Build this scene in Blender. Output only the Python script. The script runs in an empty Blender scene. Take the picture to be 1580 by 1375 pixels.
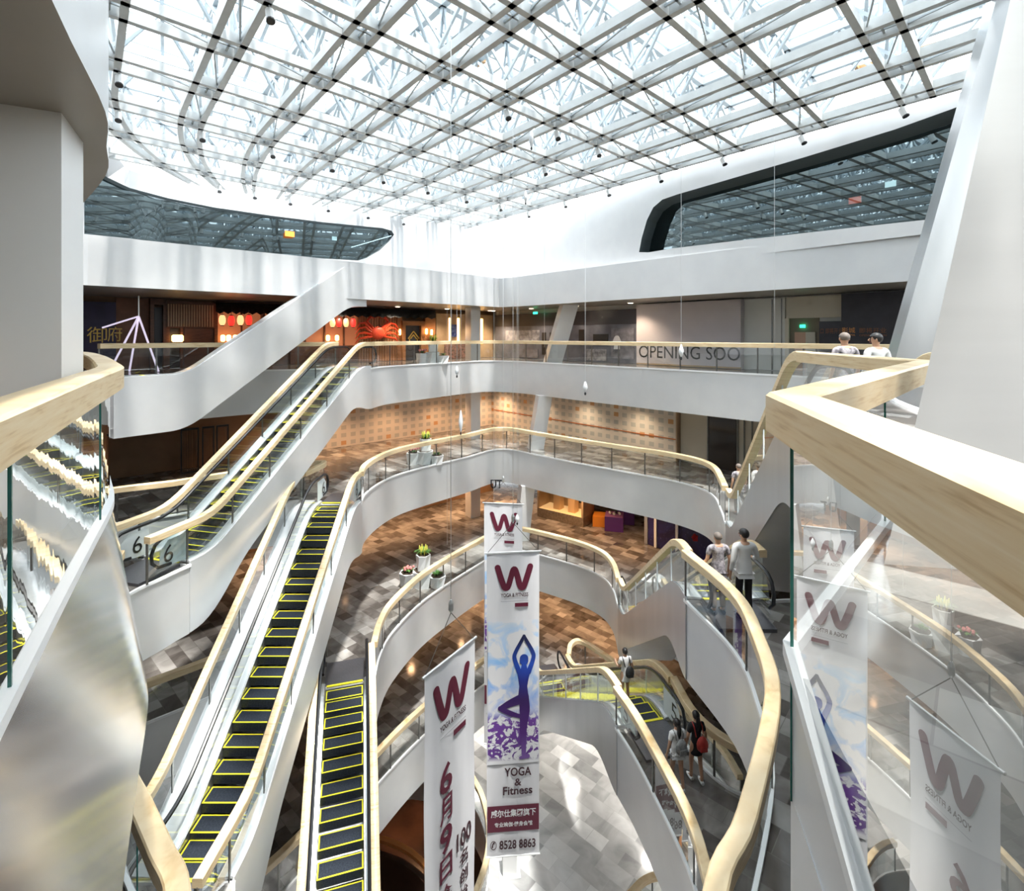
import bpy, bmesh, math, random
from mathutils import Vector, Matrix
from mathutils.geometry import tessellate_polygon
random.seed(7)
S = bpy.context.scene
COL = S.collection
PI = math.pi

# ------------------------------------------------------------------ camera
F, CX, HY, EYE = 805.0, 790.0, 518.5, 1.4      # focal length and horizon in pixels of the 1580x1375 frame
cam_d = bpy.data.cameras.new('camera'); cam = bpy.data.objects.new('camera', cam_d); COL.objects.link(cam)
cam.location = (0, 0, EYE); cam.rotation_euler = (PI/2, 0, 0)
cam_d.sensor_fit = 'HORIZONTAL'; cam_d.sensor_width = 36; cam_d.lens = F/1580*36
cam_d.shift_y = -(687.5-HY)/1580; cam_d.clip_start = 0.02; cam_d.clip_end = 300
S.camera = cam
S.view_settings.view_transform = 'Standard'; S.view_settings.look = 'None'; S.view_settings.gamma = 1
S.view_settings.use_curve_mapping = False
S.view_settings.exposure = 1.3
S.cycles.max_bounces = 9; S.cycles.diffuse_bounces = 5; S.cycles.glossy_bounces = 4; S.cycles.transparent_max_bounces = 24
S.cycles.transmission_bounces = 4; S.cycles.sample_clamp_indirect = 6; S.cycles.use_denoising = True
S.cycles.caustics_reflective = False; S.cycles.caustics_refractive = False

# ------------------------------------------------------------------ sky and sun
W = bpy.data.worlds.new('sky'); S.world = W; W.use_nodes = True
wn = W.node_tree; wn.nodes.clear()
out = wn.nodes.new('ShaderNodeOutputWorld'); bg = wn.nodes.new('ShaderNodeBackground')
tc = wn.nodes.new('ShaderNodeTexCoord'); sp = wn.nodes.new('ShaderNodeSeparateXYZ'); rp = wn.nodes.new('ShaderNodeValToRGB')
rp.color_ramp.elements[0].position = 0.0; rp.color_ramp.elements[0].color = (.16, .165, .17, 1)
rp.color_ramp.elements[1].position = 0.25; rp.color_ramp.elements[1].color = (.90, .96, 1.0, 1)
wn.links.new(tc.outputs['Generated'], sp.inputs[0]); wn.links.new(sp.outputs['Z'], rp.inputs[0])
wn.links.new(rp.outputs[0], bg.inputs[0]); wn.links.new(bg.outputs[0], out.inputs[0])
bg.inputs[1].default_value = 2.4
sun_d = bpy.data.lights.new('sun', 'SUN'); sun_d.energy = 4.6; sun_d.angle = math.radians(3.5); sun_d.color = (1, .96, .9)
sun = bpy.data.objects.new('sun', sun_d); COL.objects.link(sun)
sun.rotation_euler = Vector((-0.142, 0.227, -1)).to_track_quat('-Z', 'Y').to_euler()

# ------------------------------------------------------------------ pixel -> place helpers
def P(px, py, z):                       # the point at height z seen at a pixel
    s = (py-HY)/(EYE-z); return Vector(((px-CX)/s, F/s, z))
def D(px, py, Y):                       # the point at depth Y seen at a pixel
    return Vector(((px-CX)*Y/F, Y, EYE-(py-HY)*Y/F))
class Plane:                            # a vertical wall plane through p with direction d
    def __init__(s, p, d):
        s.p = Vector((p[0], p[1], 0)); s.d = Vector((d[0], d[1], 0)).normalized(); s.n = Vector((s.d.y, -s.d.x, 0))
        if s.n.dot(Vector((0, 14, 0))-s.p) < 0: s.n = -s.n      # n looks into the atrium
        s.ang = math.atan2(s.d.y, s.d.x)
    def at(s, px, py, off=0.0):
        r = Vector(((px-CX)/F, 1, -(py-HY)/F)); q = s.p+s.n*off
        t = q.dot(s.n)/r.dot(s.n); return Vector((r.x*t, r.y*t, EYE+r.z*t))
    def u(s, px): return (s.at(px, HY)-s.p).dot(s.d)
    def pt(s, u, z, off=0): v = s.p+s.d*u+s.n*off; return Vector((v.x, v.y, z))
PL = Plane((-13.5, 23.5), (.745, .667))
PR = Plane((11.66, 20.05), (-.667, .745))

# ------------------------------------------------------------------ materials
def mat(name, col=(.8, .8, .8), rough=.5, metal=0., emit=None, es=1., spec=.5):
    m = bpy.data.materials.new(name); m.use_nodes = True
    b = m.node_tree.nodes['Principled BSDF']
    b.inputs['Base Color'].default_value = (*col, 1); b.inputs['Roughness'].default_value = rough
    b.inputs['Metallic'].default_value = metal; b.inputs['Specular IOR Level'].default_value = spec
    if emit: b.inputs['Emission Color'].default_value = (*emit, 1); b.inputs['Emission Strength'].default_value = es
    return m
def nodes(m): return m.node_tree.nodes, m.node_tree.links, m.node_tree.nodes['Principled BSDF']
def ramp(n, stops):
    r = n.new('ShaderNodeValToRGB'); e = r.color_ramp.elements
    while len(e) < len(stops): e.new(.5)
    for k, (p, c) in enumerate(stops): e[k].position = p; e[k].color = (*c, 1)
    return r
def coords(n, l, scale=(1, 1, 1), src='Object', rot=(0, 0, 0)):
    t = n.new('ShaderNodeTexCoord'); m = n.new('ShaderNodeMapping'); m.inputs['Scale'].default_value = scale; m.inputs['Rotation'].default_value = rot
    l.new(t.outputs[src], m.inputs[0]); return m
def noise(n, l, src, scale, detail=4, dist=0.):
    t = n.new('ShaderNodeTexNoise'); t.inputs['Scale'].default_value = scale; t.inputs['Detail'].default_value = detail
    t.inputs['Distortion'].default_value = dist; l.new(src.outputs[0], t.inputs['Vector']); return t
def bump(n, l, b, h, strength=.1, dist=.02):
    k = n.new('ShaderNodeBump'); k.inputs['Strength'].default_value = strength; k.inputs['Distance'].default_value = dist
    l.new(h, k.inputs['Height']); l.new(k.outputs[0], b.inputs['Normal'])
def noisy(name, c1, c2, scale=4, rough=.5, metal=0., stretch=(1, 1, 1), detail=5, bmp=0, spec=.5, rot=(0, 0, 0)):
    m = mat(name, c1, rough, metal, spec=spec); n, l, b = nodes(m); c = coords(n, l, stretch, rot=rot); t = noise(n, l, c, scale, detail)
    r = ramp(n, [(.35, c1), (.68, c2)]); l.new(t.outputs[0], r.inputs[0]); l.new(r.outputs[0], b.inputs['Base Color'])
    if bmp: bump(n, l, b, t.outputs[0], bmp)
    return m
M = {}
M['panel'] = noisy('satin white panel', (.70, .71, .725), (.74, .75, .76), 1.2, .32, .32)
M['panel_grey'] = noisy('satin grey panel', (.50, .52, .54), (.56, .58, .60), 1.5, .30, .5, (1, 1, .15))
M['lip'] = mat('white lip', (.93, .94, .95), .35)
M['deck'] = noisy('pale steel deck', (.72, .76, .78), (.80, .83, .85), 3, .22, .5)
M['fascia'] = noisy('mirror grey fascia', (.50, .51, .53), (.54, .55, .57), 1, .13, .72)
M['brushed'] = noisy('brushed aluminium cladding', (.68, .69, .70), (.74, .75, .76), 2, .30, .7, (.3, .3, 3))
M['pillar'] = noisy('pale aluminium cladding', (.80, .81, .815), (.84, .85, .855), 1.5, .30, .22, (.3, .3, 3))
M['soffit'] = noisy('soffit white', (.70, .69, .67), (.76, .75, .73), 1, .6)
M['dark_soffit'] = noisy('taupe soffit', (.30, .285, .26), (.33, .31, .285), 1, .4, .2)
M['white'] = mat('white paint', (.86, .87, .87), .45)
M['steel'] = noisy('dark steel', (.16, .16, .155), (.22, .215, .20), 6, .35, .8)
M['steel_light'] = noisy('brushed steel', (.62, .63, .63), (.70, .71, .71), 6, .28, .85, (1, 1, 8))
M['black'] = mat('black rubber', (.012, .013, .016), .35)
M['dark'] = mat('near black', (.015, .014, .014), .4)
M['tread'] = noisy('step tread', (.025, .032, .045), (.05, .06, .08), 30, .38, .5)
M['yellow'] = mat('step yellow', (.78, .72, .03), .5)
M['comb'] = noisy('comb plate', (.13, .13, .145), (.20, .20, .22), 40, .35, .7, (6, 1, 1))
M['truss'] = noisy('white truss steel', (.51, .53, .53), (.57, .59, .59), 3, .4, .1)
M['truss_web'] = noisy('white web steel', (.45, .505, .545), (.51, .565, .60), 3, .45, .05)
m = M['wood'] = mat('light bamboo', (.75, .55, .30), .38); n, l, b = nodes(m)
c = coords(n, l, (1, 1, 9)); t = noise(n, l, c, 3.2, 6, .6); c2 = coords(n, l, (1.2, 1.2, 40)); t2 = noise(n, l, c2, 2.0, 3, .2)
mx = n.new('ShaderNodeMix'); mx.data_type = 'FLOAT'; mx.inputs[0].default_value = .45
l.new(t.outputs[0], mx.inputs[2]); l.new(t2.outputs[0], mx.inputs[3])
r = ramp(n, [(.34, (.62, .42, .20)), (.47, (.80, .62, .37)), (.66, (.86, .71, .48))]); l.new(mx.outputs[0], r.inputs[0]); l.new(r.outputs[0], b.inputs['Base Color'])
# glass: a thin pane that mirrors more the flatter it is seen and otherwise lets light straight through
def glass(name, tint=(.93, .97, .965), f0=.042, rough=0.0, boost=1.0, wave=None, refl=(1, 1, 1)):
    m = bpy.data.materials.new(name); m.use_nodes = True; n = m.node_tree.nodes; l = m.node_tree.links; n.clear()
    o = n.new('ShaderNodeOutputMaterial'); mix = n.new('ShaderNodeMixShader'); tr = n.new('ShaderNodeBsdfTransparent'); gl = n.new('ShaderNodeBsdfGlossy')
    tr.inputs[0].default_value = (*tint, 1); gl.inputs['Roughness'].default_value = rough; gl.inputs[0].default_value = (*refl, 1)
    ge = n.new('ShaderNodeNewGeometry'); dt = n.new('ShaderNodeVectorMath'); dt.operation = 'DOT_PRODUCT'; l.new(ge.outputs['Normal'], dt.inputs[0]); l.new(ge.outputs['Incoming'], dt.inputs[1])
    def op(kind, a, b_, clamp=False):
        k = n.new('ShaderNodeMath'); k.operation = kind; k.use_clamp = clamp
        for i, q in enumerate((a, b_)):
            if q is None: continue
            if isinstance(q, (int, float)): k.inputs[i].default_value = q
            else: l.new(q, k.inputs[i])
        return k.outputs[0]
    c_ = op('ABSOLUTE', dt.outputs['Value'], None); p5 = op('POWER', op('SUBTRACT', 1.0, c_, True), 5.0)
    fr = op('ADD', op('MULTIPLY', p5, 1-f0), f0); slab = op('DIVIDE', op('MULTIPLY', fr, 2.0), op('ADD', fr, 1.0)); fac = op('MULTIPLY', slab, boost, True)
    l.new(fac, mix.inputs[0]); l.new(tr.outputs[0], mix.inputs[1]); l.new(gl.outputs[0], mix.inputs[2]); l.new(mix.outputs[0], o.inputs[0])
    if wave:
        c = coords(n, l, wave[0]); t = noise(n, l, c, wave[1], 3); k = n.new('ShaderNodeBump'); k.inputs['Strength'].default_value = wave[2]; k.inputs['Distance'].default_value = .01
        l.new(t.outputs[0], k.inputs['Height']); l.new(k.outputs[0], gl.inputs['Normal'])
    return m
M['glass'] = glass('clear railing glass', boost=.9)
M['glass_near'] = glass('wavy near glass', boost=1.35, wave=((1, 1, .06), 3.5, .06))
M['glass_right'] = glass('near right glass', boost=1.5, tint=(.88, .92, .915))
M['glass_win'] = glass('tinted window glass', tint=(.30, .42, .45), f0=.10, boost=1.5, refl=(.62, .76, .80))
M['glass_roof'] = glass('skylight glass', tint=(.97, .985, .99), boost=.25)
M['glass_edge'] = mat('green glass edge', (.05, .22, .19), .2)
M['film'] = mat('frosted white film', (.70, .76, .78), .5)
def marble(name, cd, cm, cl, scale=1.0, rough=.13, rot=.73):
    m = mat(name, cm, rough); n, l, b = nodes(m); c = coords(n, l, (scale, scale, scale), rot=(0, 0, rot))
    br = n.new('ShaderNodeTexBrick'); br.offset = .5; br.offset_frequency = 2; br.squash = .55; br.squash_frequency = 3
    br.inputs['Scale'].default_value = 1; br.inputs['Mortar Size'].default_value = .004; br.inputs['Brick Width'].default_value = .62; br.inputs['Row Height'].default_value = .30
    br.inputs['Color1'].default_value = (0, 0, 0, 1); br.inputs['Color2'].default_value = (1, 1, 1, 1); br.inputs['Mortar'].default_value = (.4, .4, .4, 1); br.inputs['Bias'].default_value = 0
    l.new(c.outputs[0], br.inputs['Vector']); t = noise(n, l, c, 1.7, 9, 1.2)
    ad = n.new('ShaderNodeMix'); ad.data_type = 'FLOAT'; ad.inputs[0].default_value = .55; l.new(br.outputs['Color'], ad.inputs[2]); l.new(t.outputs[0], ad.inputs[3])
    r = ramp(n, [(.22, cd), (.48, cm), (.80, cl)]); l.new(ad.outputs[0], r.inputs[0]); l.new(r.outputs[0], b.inputs['Base Color'])
    return m
M['marble'] = marble('grey brown marble mosaic', (.060, .052, .047), (.165, .150, .138), (.40, .385, .365), .75)
M['marble_lit'] = marble('pale grey marble mosaic', (.26, .26, .26), (.56, .56, .555), (.86, .86, .85), .5)  # same tile as the galleries, with bright light put into its colour
M['floor_dark'] = noisy('dark brown lower floor', (.035, .018, .011), (.10, .05, .03), .6, .25)
M['wall_brown'] = noisy('brown back wall', (.20, .115, .06), (.26, .155, .085), 1.0, .55)
M['wall_grey'] = noisy('pale grey wall', (.66, .66, .63), (.70, .70, .67), 1.2, .5)

# ------------------------------------------------------------------ mesh building
class MB:
    def __init__(s): s.v = []; s.f = []; s.mi = []
    def add(s, vs, fs, mi=0):
        o = len(s.v); s.v += [tuple(x) for x in vs]; s.f += [tuple(i+o for i in q) for q in fs]; s.mi += [mi]*len(fs); return s
    def box(s, a, b, mi=0):
        (x0, y0, z0), (x1, y1, z1) = a, b
        return s.add([(x0,y0,z0),(x1,y0,z0),(x1,y1,z0),(x0,y1,z0),(x0,y0,z1),(x1,y0,z1),(x1,y1,z1),(x0,y1,z1)],
                     [(0,3,2,1),(4,5,6,7),(0,1,5,4),(1,2,6,5),(2,3,7,6),(3,0,4,7)], mi)
    def hexa(s, bot, top, mi=0):        # any prism given by two rings
        n = len(bot); o = list(bot)+list(top)
        return s.add(o, [tuple(range(n))[::-1], tuple(range(n, 2*n))]+[(i, (i+1) % n, n+(i+1) % n, n+i) for i in range(n)], mi)
    def beam(s, a, b, w, h, mi=0, up=(0, 0, 1)):
        a, b = Vector(a), Vector(b); t = (b-a).normalized(); u = Vector(up)
        if abs(t.dot(u)) > .98: u = Vector((1, 0, 0))
        r = t.cross(u).normalized()*w/2; q = r.cross(t).normalized()*h/2
        return s.hexa([a-r-q, a+r-q, a+r+q, a-r+q], [b-r-q, b+r-q, b+r+q, b-r+q], mi)
    def sweep(s, path, prof, mi=0, closed=False, cap=True):   # prof: (side, up) pairs; up stays vertical, side stays level and mitred
        path = [Vector(p) for p in path]; n = len(path); k = len(prof); vs = []
        for i, p in enumerate(path):
            a = path[i-1] if i or closed else None; b = path[(i+1) % n] if i < n-1 or closed else None
            t1 = Vector(((p-a).x, (p-a).y, 0)) if a is not None else None; t2 = Vector(((b-p).x, (b-p).y, 0)) if b is not None else None
            if t1 is None or t1.length < 1e-6: t1 = t2
            if t2 is None or t2.length < 1e-6: t2 = t1
            t1 = t1.normalized(); t2 = t2.normalized(); t = (t1+t2)
            t = t.normalized() if t.length > 1e-4 else t1
            r = Vector((t.y, -t.x, 0)); sc = min(1/max(.3, abs(r.dot(Vector((t1.y, -t1.x, 0))))), 2.2)
            for (q, u) in prof: vs.append(p+r*q*sc+Vector((0, 0, u)))
        fs = []
        for i in range(n if closed else n-1):
            for j in range(k):
                a = i*k+j; b = i*k+(j+1) % k; c = ((i+1) % n)*k+(j+1) % k; d = ((i+1) % n)*k+j
                fs.append((a, b, c, d))
        if cap and not closed: fs += [tuple(range(k))[::-1], tuple((n-1)*k+j for j in range(k))]
        return s.add(vs, fs, mi)
    def tube(s, path, r, n=8, mi=0, cap=True, closed=False):
        path = [Vector(p) for p in path]; N = len(path); vs = []; rr = r if isinstance(r, (list, tuple)) else [r]*N
        t0 = (path[1]-path[0]).normalized(); u = t0.orthogonal().normalized()
        for i, p in enumerate(path):
            a = path[i-1] if (i or closed) else p; b = path[(i+1) % N] if (i < N-1 or closed) else p
            t = (b-a).normalized(); u = (u-t*u.dot(t)); u = u.normalized() if u.length > 1e-6 else t.orthogonal().normalized(); w = t.cross(u)
            vs += [p+(u*math.cos(2*PI*j/n)+w*math.sin(2*PI*j/n))*rr[i] for j in range(n)]
        fs = [(i*n+j, i*n+(j+1) % n, ((i+1) % N)*n+(j+1) % n, ((i+1) % N)*n+j) for i in range(N if closed else N-1) for j in range(n)]
        if cap and not closed: fs += [tuple(range(n))[::-1], tuple((N-1)*n+j for j in range(n))]
        return s.add(vs, fs, mi)
    def lathe(s, c, prof, n=16, mi=0):
        vs = []; c = Vector(c)
        for (r, z) in prof: vs += [c+Vector((r*math.cos(2*PI*j/n), r*math.sin(2*PI*j/n), z)) for j in range(n)]
        k = len(prof); fs = [(i*n+j, i*n+(j+1) % n, (i+1)*n+(j+1) % n, (i+1)*n+j) for i in range(k-1) for j in range(n)]
        return s.add(vs, fs+[tuple(range(n))[::-1], tuple((k-1)*n+j for j in range(n))], mi)
    def ball(s, c, r, n=10, mi=0):
        rx = r if isinstance(r, (tuple, list)) else (r, r, r); c = Vector(c); prof = [(math.sin(PI*i/n), -math.cos(PI*i/n)) for i in range(n+1)]
        vs = []; m2 = n+2
        for (q, z) in prof: vs += [c+Vector((rx[0]*q*math.cos(2*PI*j/m2), rx[1]*q*math.sin(2*PI*j/m2), rx[2]*z)) for j in range(m2)]
        return s.add(vs, [(i*m2+j, i*m2+(j+1) % m2, (i+1)*m2+(j+1) % m2, (i+1)*m2+j) for i in range(n) for j in range(m2)], mi)
    def poly(s, pts, off, mi=0):        # flat polygon (3D points) thickened by the vector off
        pts = [Vector(p) for p in pts]; off = Vector(off); n = len(pts)
        tri = tessellate_polygon([pts]); fs = [tuple(t) for t in tri]+[tuple(n+i for i in t[::-1]) for t in tri]+[(i, (i+1) % n, n+(i+1) % n, n+i) for i in range(n)]
        return s.add(pts+[p+off for p in pts], fs, mi)
    def strip(s, A, B, mi=0):
        n = len(A); return s.add(list(A)+list(B), [(i, i+1, n+i+1, n+i) for i in range(n-1)], mi)
WP = {}
def wp(o): return WP.get(o.name, Vector((0, 0, 0))) if o else Vector((0, 0, 0))
def obj(name, mb, mats, parent=None, smooth=False, base=None):
    if not isinstance(mats, (list, tuple)): mats = [mats]
    xs = list(zip(*mb.v)); c = Vector(((min(xs[0])+max(xs[0]))/2, (min(xs[1])+max(xs[1]))/2, min(xs[2]))) if base is None else Vector(base)
    me = bpy.data.meshes.new(name); me.from_pydata([tuple(Vector(v)-c) for v in mb.v], [], mb.f)
    for q in mats: me.materials.append(M[q] if isinstance(q, str) else q)
    for p, i in zip(me.polygons, mb.mi): p.material_index = i
    bm = bmesh.new(); bm.from_mesh(me); bmesh.ops.recalc_face_normals(bm, faces=bm.faces); bm.to_mesh(me); bm.free()
    if smooth:
        for p in me.polygons: p.use_smooth = True
        try: me.set_sharp_from_angle(angle=math.radians(40))
        except Exception: pass
    o = bpy.data.objects.new(name, me); COL.objects.link(o)
    o.location = c-wp(parent); WP[o.name] = c
    if parent: o.parent = parent
    return o
def thing(name, label, cat, loc=(0, 0, 0), group=None):
    o = bpy.data.objects.new(name, None); COL.objects.link(o); o.location = loc; WP[o.name] = Vector(loc); o.empty_display_size = .2
    o['label'] = label; o['category'] = cat; o['kind'] = 'thing'
    if group: o['group'] = group
    return o
def tag(o, label, cat, group=None):
    o['label'] = label; o['category'] = cat; o['kind'] = 'thing'
    if group: o['group'] = group
    return o
def struct(name, mb, mats, parent=None, smooth=False, label=None):
    o = obj(name, mb, mats, parent, smooth)
    if not parent: o['kind'] = 'structure'
    if label: o['label'] = label
    return o
def dup(root, delta, label=None, group=None):                    # copies a thing with its parts and sub-parts, moved by delta
    def cp(o, par):
        c = o.copy(); COL.objects.link(c); WP[c.name] = wp(o)+Vector(delta)
        if par: c.parent = par
        else: c.location = Vector(o.location)+Vector(delta)
        for ch in list(o.children): cp(ch, c)
        return c
    r = cp(root, None)
    if label: r['label'] = label
    if group: r['group'] = group
    return r
def text_mb(body, o3, ex, ey, size, depth=.01, align='LEFT', extr=None, fit=None, bold=0.):   # lettering on a plane: o3 origin, ex/ey axes
    c = bpy.data.curves.new('lettering', 'FONT'); c.body = body; c.size = 1; c.align_x = align; c.offset = bold; c.resolution_u = 3
    t = bpy.data.objects.new('lettering', c); COL.objects.link(t); dg = bpy.context.evaluated_depsgraph_get()
    me = bpy.data.meshes.new_from_object(t.evaluated_get(dg)); mb = MB(); ex, ey = Vector(ex).normalized(), Vector(ey).normalized(); nn = ex.cross(ey).normalized()
    if me.vertices:
        sx = sy = size
        if fit:
            xs = [v.co.x for v in me.vertices]; ys = [v.co.y for v in me.vertices]; sx = fit[0]/max(1e-5, max(xs)-min(xs)); ox = min(xs); oy = min(ys)
            sy = fit[1]/max(1e-5, max(ys)-min(ys)) if fit[1] else sx
        else: ox = oy = 0
        pts = [Vector(o3)+ex*(v.co.x-ox)*sx+ey*(v.co.y-oy)*sy+nn*depth for v in me.vertices]
        mb.add(pts, [tuple(p.vertices) for p in me.polygons])
    bpy.data.objects.remove(t); bpy.data.curves.remove(c); bpy.data.meshes.remove(me); return mb
def cat(path, sub=6, closed=False):      # Catmull-Rom through the points
    pts = [Vector(p) for p in path]; n = len(pts); res = []
    for i in range(n if closed else n-1):
        p0 = pts[i-1] if (i > 0 or closed) else pts[0]*2-pts[1]; p1 = pts[i]; p2 = pts[(i+1) % n]; p3 = pts[(i+2) % n] if (i+2 < n or closed) else p2*2-p1
        for k in range(sub):
            t = k/sub; res.append(.5*((2*p1)+(p2-p0)*t+(2*p0-5*p1+4*p2-p3)*t*t+(3*p1-p0-3*p2+p3)*t**3))
    if not closed: res.append(pts[-1])
    return res
def at_len(path, step):                  # points every ~step along a polyline, with tangents
    L = [0]
    for a, b in zip(path, path[1:]): L.append(L[-1]+(b-a).length)
    n = max(1, round(L[-1]/step)); res = []
    for k in range(n+1):
        d = L[-1]*k/n; i = 0
        while i < len(L)-2 and L[i+1] < d: i += 1
        q = (d-L[i])/max(1e-9, L[i+1]-L[i]); res.append((path[i].lerp(path[i+1], q), (path[i+1]-path[i]).normalized(), d))
    return res, L[-1]
def cut_path(path, d0, d1):
    res = []; acc = 0
    for a, b in zip(path, path[1:]):
        s = (b-a).length
        if acc+s >= d0-1e-9 and acc <= d1+1e-9 and s > 1e-9:
            q0 = max(0, (d0-acc)/s); q1 = min(1, (d1-acc)/s)
            if not res: res.append(a.lerp(b, q0))
            res.append(a.lerp(b, q1))
        acc += s
    return res
# ------------------------------------------------------------------ the storeys: void outlines (x, y) around the atrium
Z = {8: 4.4, 7: 0.0, 6: -4.4, 5: -8.8, 4: -13.2, 3: -17.6, 2: -22.0}
V7L = [(.15,-1.1),(-.685,-.05),(-1.31,.99),(-1.65,1.55),(-2.28,2.59),(-2.8,3.46),(-3.12,4.0),(-3.36,4.36),(-3.74,4.82),(-4.38,5.58),(-5.4,6.75),(-6.7,8.1),(-8.4,9.4),(-10.2,11.2)]
V7R = [(13,12),(10.5,9.6),(6.79,7.95),(4.71,8.46),(4.46,6.6),(4.24,5.33),(1.22,2.284),(.85,.73)]
VOID = {
 7: V7L+[(-11.5,13.6),(-11.95,15.5),(-13.4,16.8),(-13.7,17.3),(-13.1,17.9),(-12.2,18.7),(-10.2,20.5),(-8.8,21.1),(-8.1,21.6),(-7.55,22.29),(-5.95,21.9),(-5.75,23.1),(-5.2,24.1),(-4.3,25.3),(-3.0,27.1),(-2.1,28.2),
    (-1.4,28.7),(-.65,28.6),(.4,28.0),(1.42,26.9),(2.6,25.5),(5.3,22.5),(6.9,20.7),(9.4,18),(11.5,15.6),(12.6,14)]+V7R,
 6: [(0,-1.3),(-1.3,1.5),(-2.3,3.5),(-2.8,4.37),(-3.2,4.75),(-3.7,5.2),(-4.4,5.85),(-5.6,7.4),(-7.2,9.5),(-8.5,11.3),(-8.3,12.5),(-8.1,13.1),(-9.7,13.5),(-11.5,13.7),(-12.9,14.8),(-12.4,15.9),(-10.9,16.8),(-10.15,17.5),(-8.9,18.4),(-7.6,18.6),(-7.27,17.9),(-5.18,17.9),
    (-5.35,19),(-5.2,20.4),(-4.75,21.7),(-3.8,23),(-2.2,24.8),(-1.5,25.8),(-.9,26.5),(-.33,26.6),(.2,26.3),(1.23,25.3),(3.2,23.5),(5,22),(6.3,20.9),(7.1,19.8),(7.25,18.7),(6.9,17.2),(6.55,15.96),(8.63,15.45),(8.8,13),(7.4,11.6),(5.52,11.33),(3.78,11.37),
    (4.06,9.5),(3.83,8.1),(3.4,6.8),(2.3,5.1),(1.7,4.37),(.8,2.5)],
 5: [(0,1),(-1.5,4),(-4,7.5),(-5.18,9.7),(-7.27,9.7),(-9.5,10.4),(-11.2,12.2),(-9.7,13.6),(-8.4,14.8),(-7.1,16.3),(-6.3,17.0),(-5.85,16.2),(-5.66,14.97),(-4.08,15.43),(-4.2,16.6),(-4.1,17.9),(-3.46,19.9),(-2.4,21.8),(-1.3,23.5),(-.6,24.5),(.0,24.8),(.7,24.6),(1.8,23.9),(3.0,23),
    (3.8,22),(4.05,20.9),(3.98,19.52),(5.72,19.48),(7,17.5),(7.2,14),(6.3,11.9),(5.4,11.55),(4.85,11.75),(4.4,12.6),(4.30,13.89),(2.70,13.51),(2.95,12.6),(3.15,11.5),(3.36,9.96),(3.3,8.8),(3,7),(2,4)],
 4: [(-1,5),(-1.7,7.5),(-3.3,7),(-5,8),(-7.6,11.2),(-6.75,12.6),(-5.8,14),(-4.5,16.7),(-3.3,18.9),(-1.34,21.6),(-.5,22.2),(.8,21.7),(2.4,22.09),(2.6,22.9),(3.1,23.1),(4.0,22),(4.7,20.9),(6.4,18.3),(7,16),(6.5,10),(4,6)],
 3: [(-2.5,14.4),(-1.7,15.4),(-1.2,16.7),(-.9,17.7),(-.82,18.6),(-.95,19.6),(-1.4,20.8),(-2.5,22.3),(-5,23),(-8,20),(-8,14),(-6,12.4),(-4,13)],
 8: [(.2,-2),(-1.2,.9),(-2.2,2.5),(-3.0,3.85),(-3.5,4.55),(-4.2,5.4),(-5.5,6.7),(-7.5,8.5),(-10.5,11),(-12.6,13.6),(-13.9,15.4),(-13.2,16.8),(-11.5,18.3),(-8.6,20.9),(-5.0,24.3),(-2.3,26.9),(-1.5,27.75),(-.8,28.1),(-.1,27.9),(.5,27.4),(2.3,25.9),(6.96,20.7),(9.4,17.9),(11.6,15.5),(14,12.5),(13,6),(7,0)],
}
SMOOTH = {7: (6, 12), 6: (2, 8)}
def ring(k):
    return [Vector((x, y, 0)) for x, y in VOID[k]]
def void_path(k, i0, i1, z=0.0, sub=4):
    pts = [Vector((*VOID[k][i % len(VOID[k])], z)) for i in range(i0, i1+1)]
    return cat(pts, sub) if sub > 1 else pts
def idx(k, x, y):
    return min(range(len(VOID[k])), key=lambda i: (VOID[k][i][0]-x)**2+(VOID[k][i][1]-y)**2)
SHARP = {7: [(.85,.73),(1.22,2.284),(4.24,5.33),(4.71,8.46),(6.79,7.95),(-11.95,15.5),(-13.4,16.8),(-7.55,22.29),(-5.95,21.9),(.15,-1.1)], 6: [(-8.1,13.1),(-9.7,13.5),(-7.27,17.9),(-5.18,17.9),(6.55,15.96),(8.63,15.45),(5.52,11.33),(3.78,11.37)],
         5: [(-5.18,9.7),(-7.27,9.7),(-5.66,14.97),(-4.08,15.43),(3.98,19.52),(5.72,19.48),(4.30,13.89),(2.70,13.51)], 4: [(-1.7,7.5),(-3.3,7),(.8,21.7),(2.4,22.09)], 3: [], 8: []}
def outline(k):                          # the closed void edge, rounded between its sharp corners
    pts = VOID[k]; n = len(pts); sh = sorted(idx(k, *q) for q in SHARP[k]) or None; res = []
    if not sh: return [Vector((p.x, p.y, 0)) for p in cat([(x, y, 0) for x, y in pts], 5, True)]
    for a, b in zip(sh, sh[1:]+[sh[0]+n]):
        seg = cat([(*pts[i % n], 0) for i in range(a, b+1)], 5) if b-a > 1 else [Vector((*pts[a], 0)), Vector((*pts[b % n], 0))]
        res += seg[:-1]
    return res
OUT = {k: outline(k) for k in VOID}
ZR = EYE+6.6
def interp(tab, x):
    for (a, b), (c, d) in zip(tab, tab[1:]):
        if a <= x <= c: return b+(d-b)*(x-a)/(c-a) if c > a else d
    return tab[0][1] if x < tab[0][0] else tab[-1][1]
RT = [(770, 354.5), (790, 350), (1040, 265.5), (1493, 139.5), (1600, 109)]            # roof line on the right upper wall
RB = [(770, 474), (790, 473.4), (1060, 456), (1394, 434.5), (1600, 422)]
LT = [(100, 175), (120, 190), (166, 222), (178, 240), (195, 260), (240, 278), (300, 290), (420, 308), (600, 330), (770, 354.5)]
LB = [(100, 438), (120, 439.3), (130, 440), (459, 456.6), (740, 472), (770, 474)]
ZP = 4.6                                  # top of the parapet band; the wall above stands back from it
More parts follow.
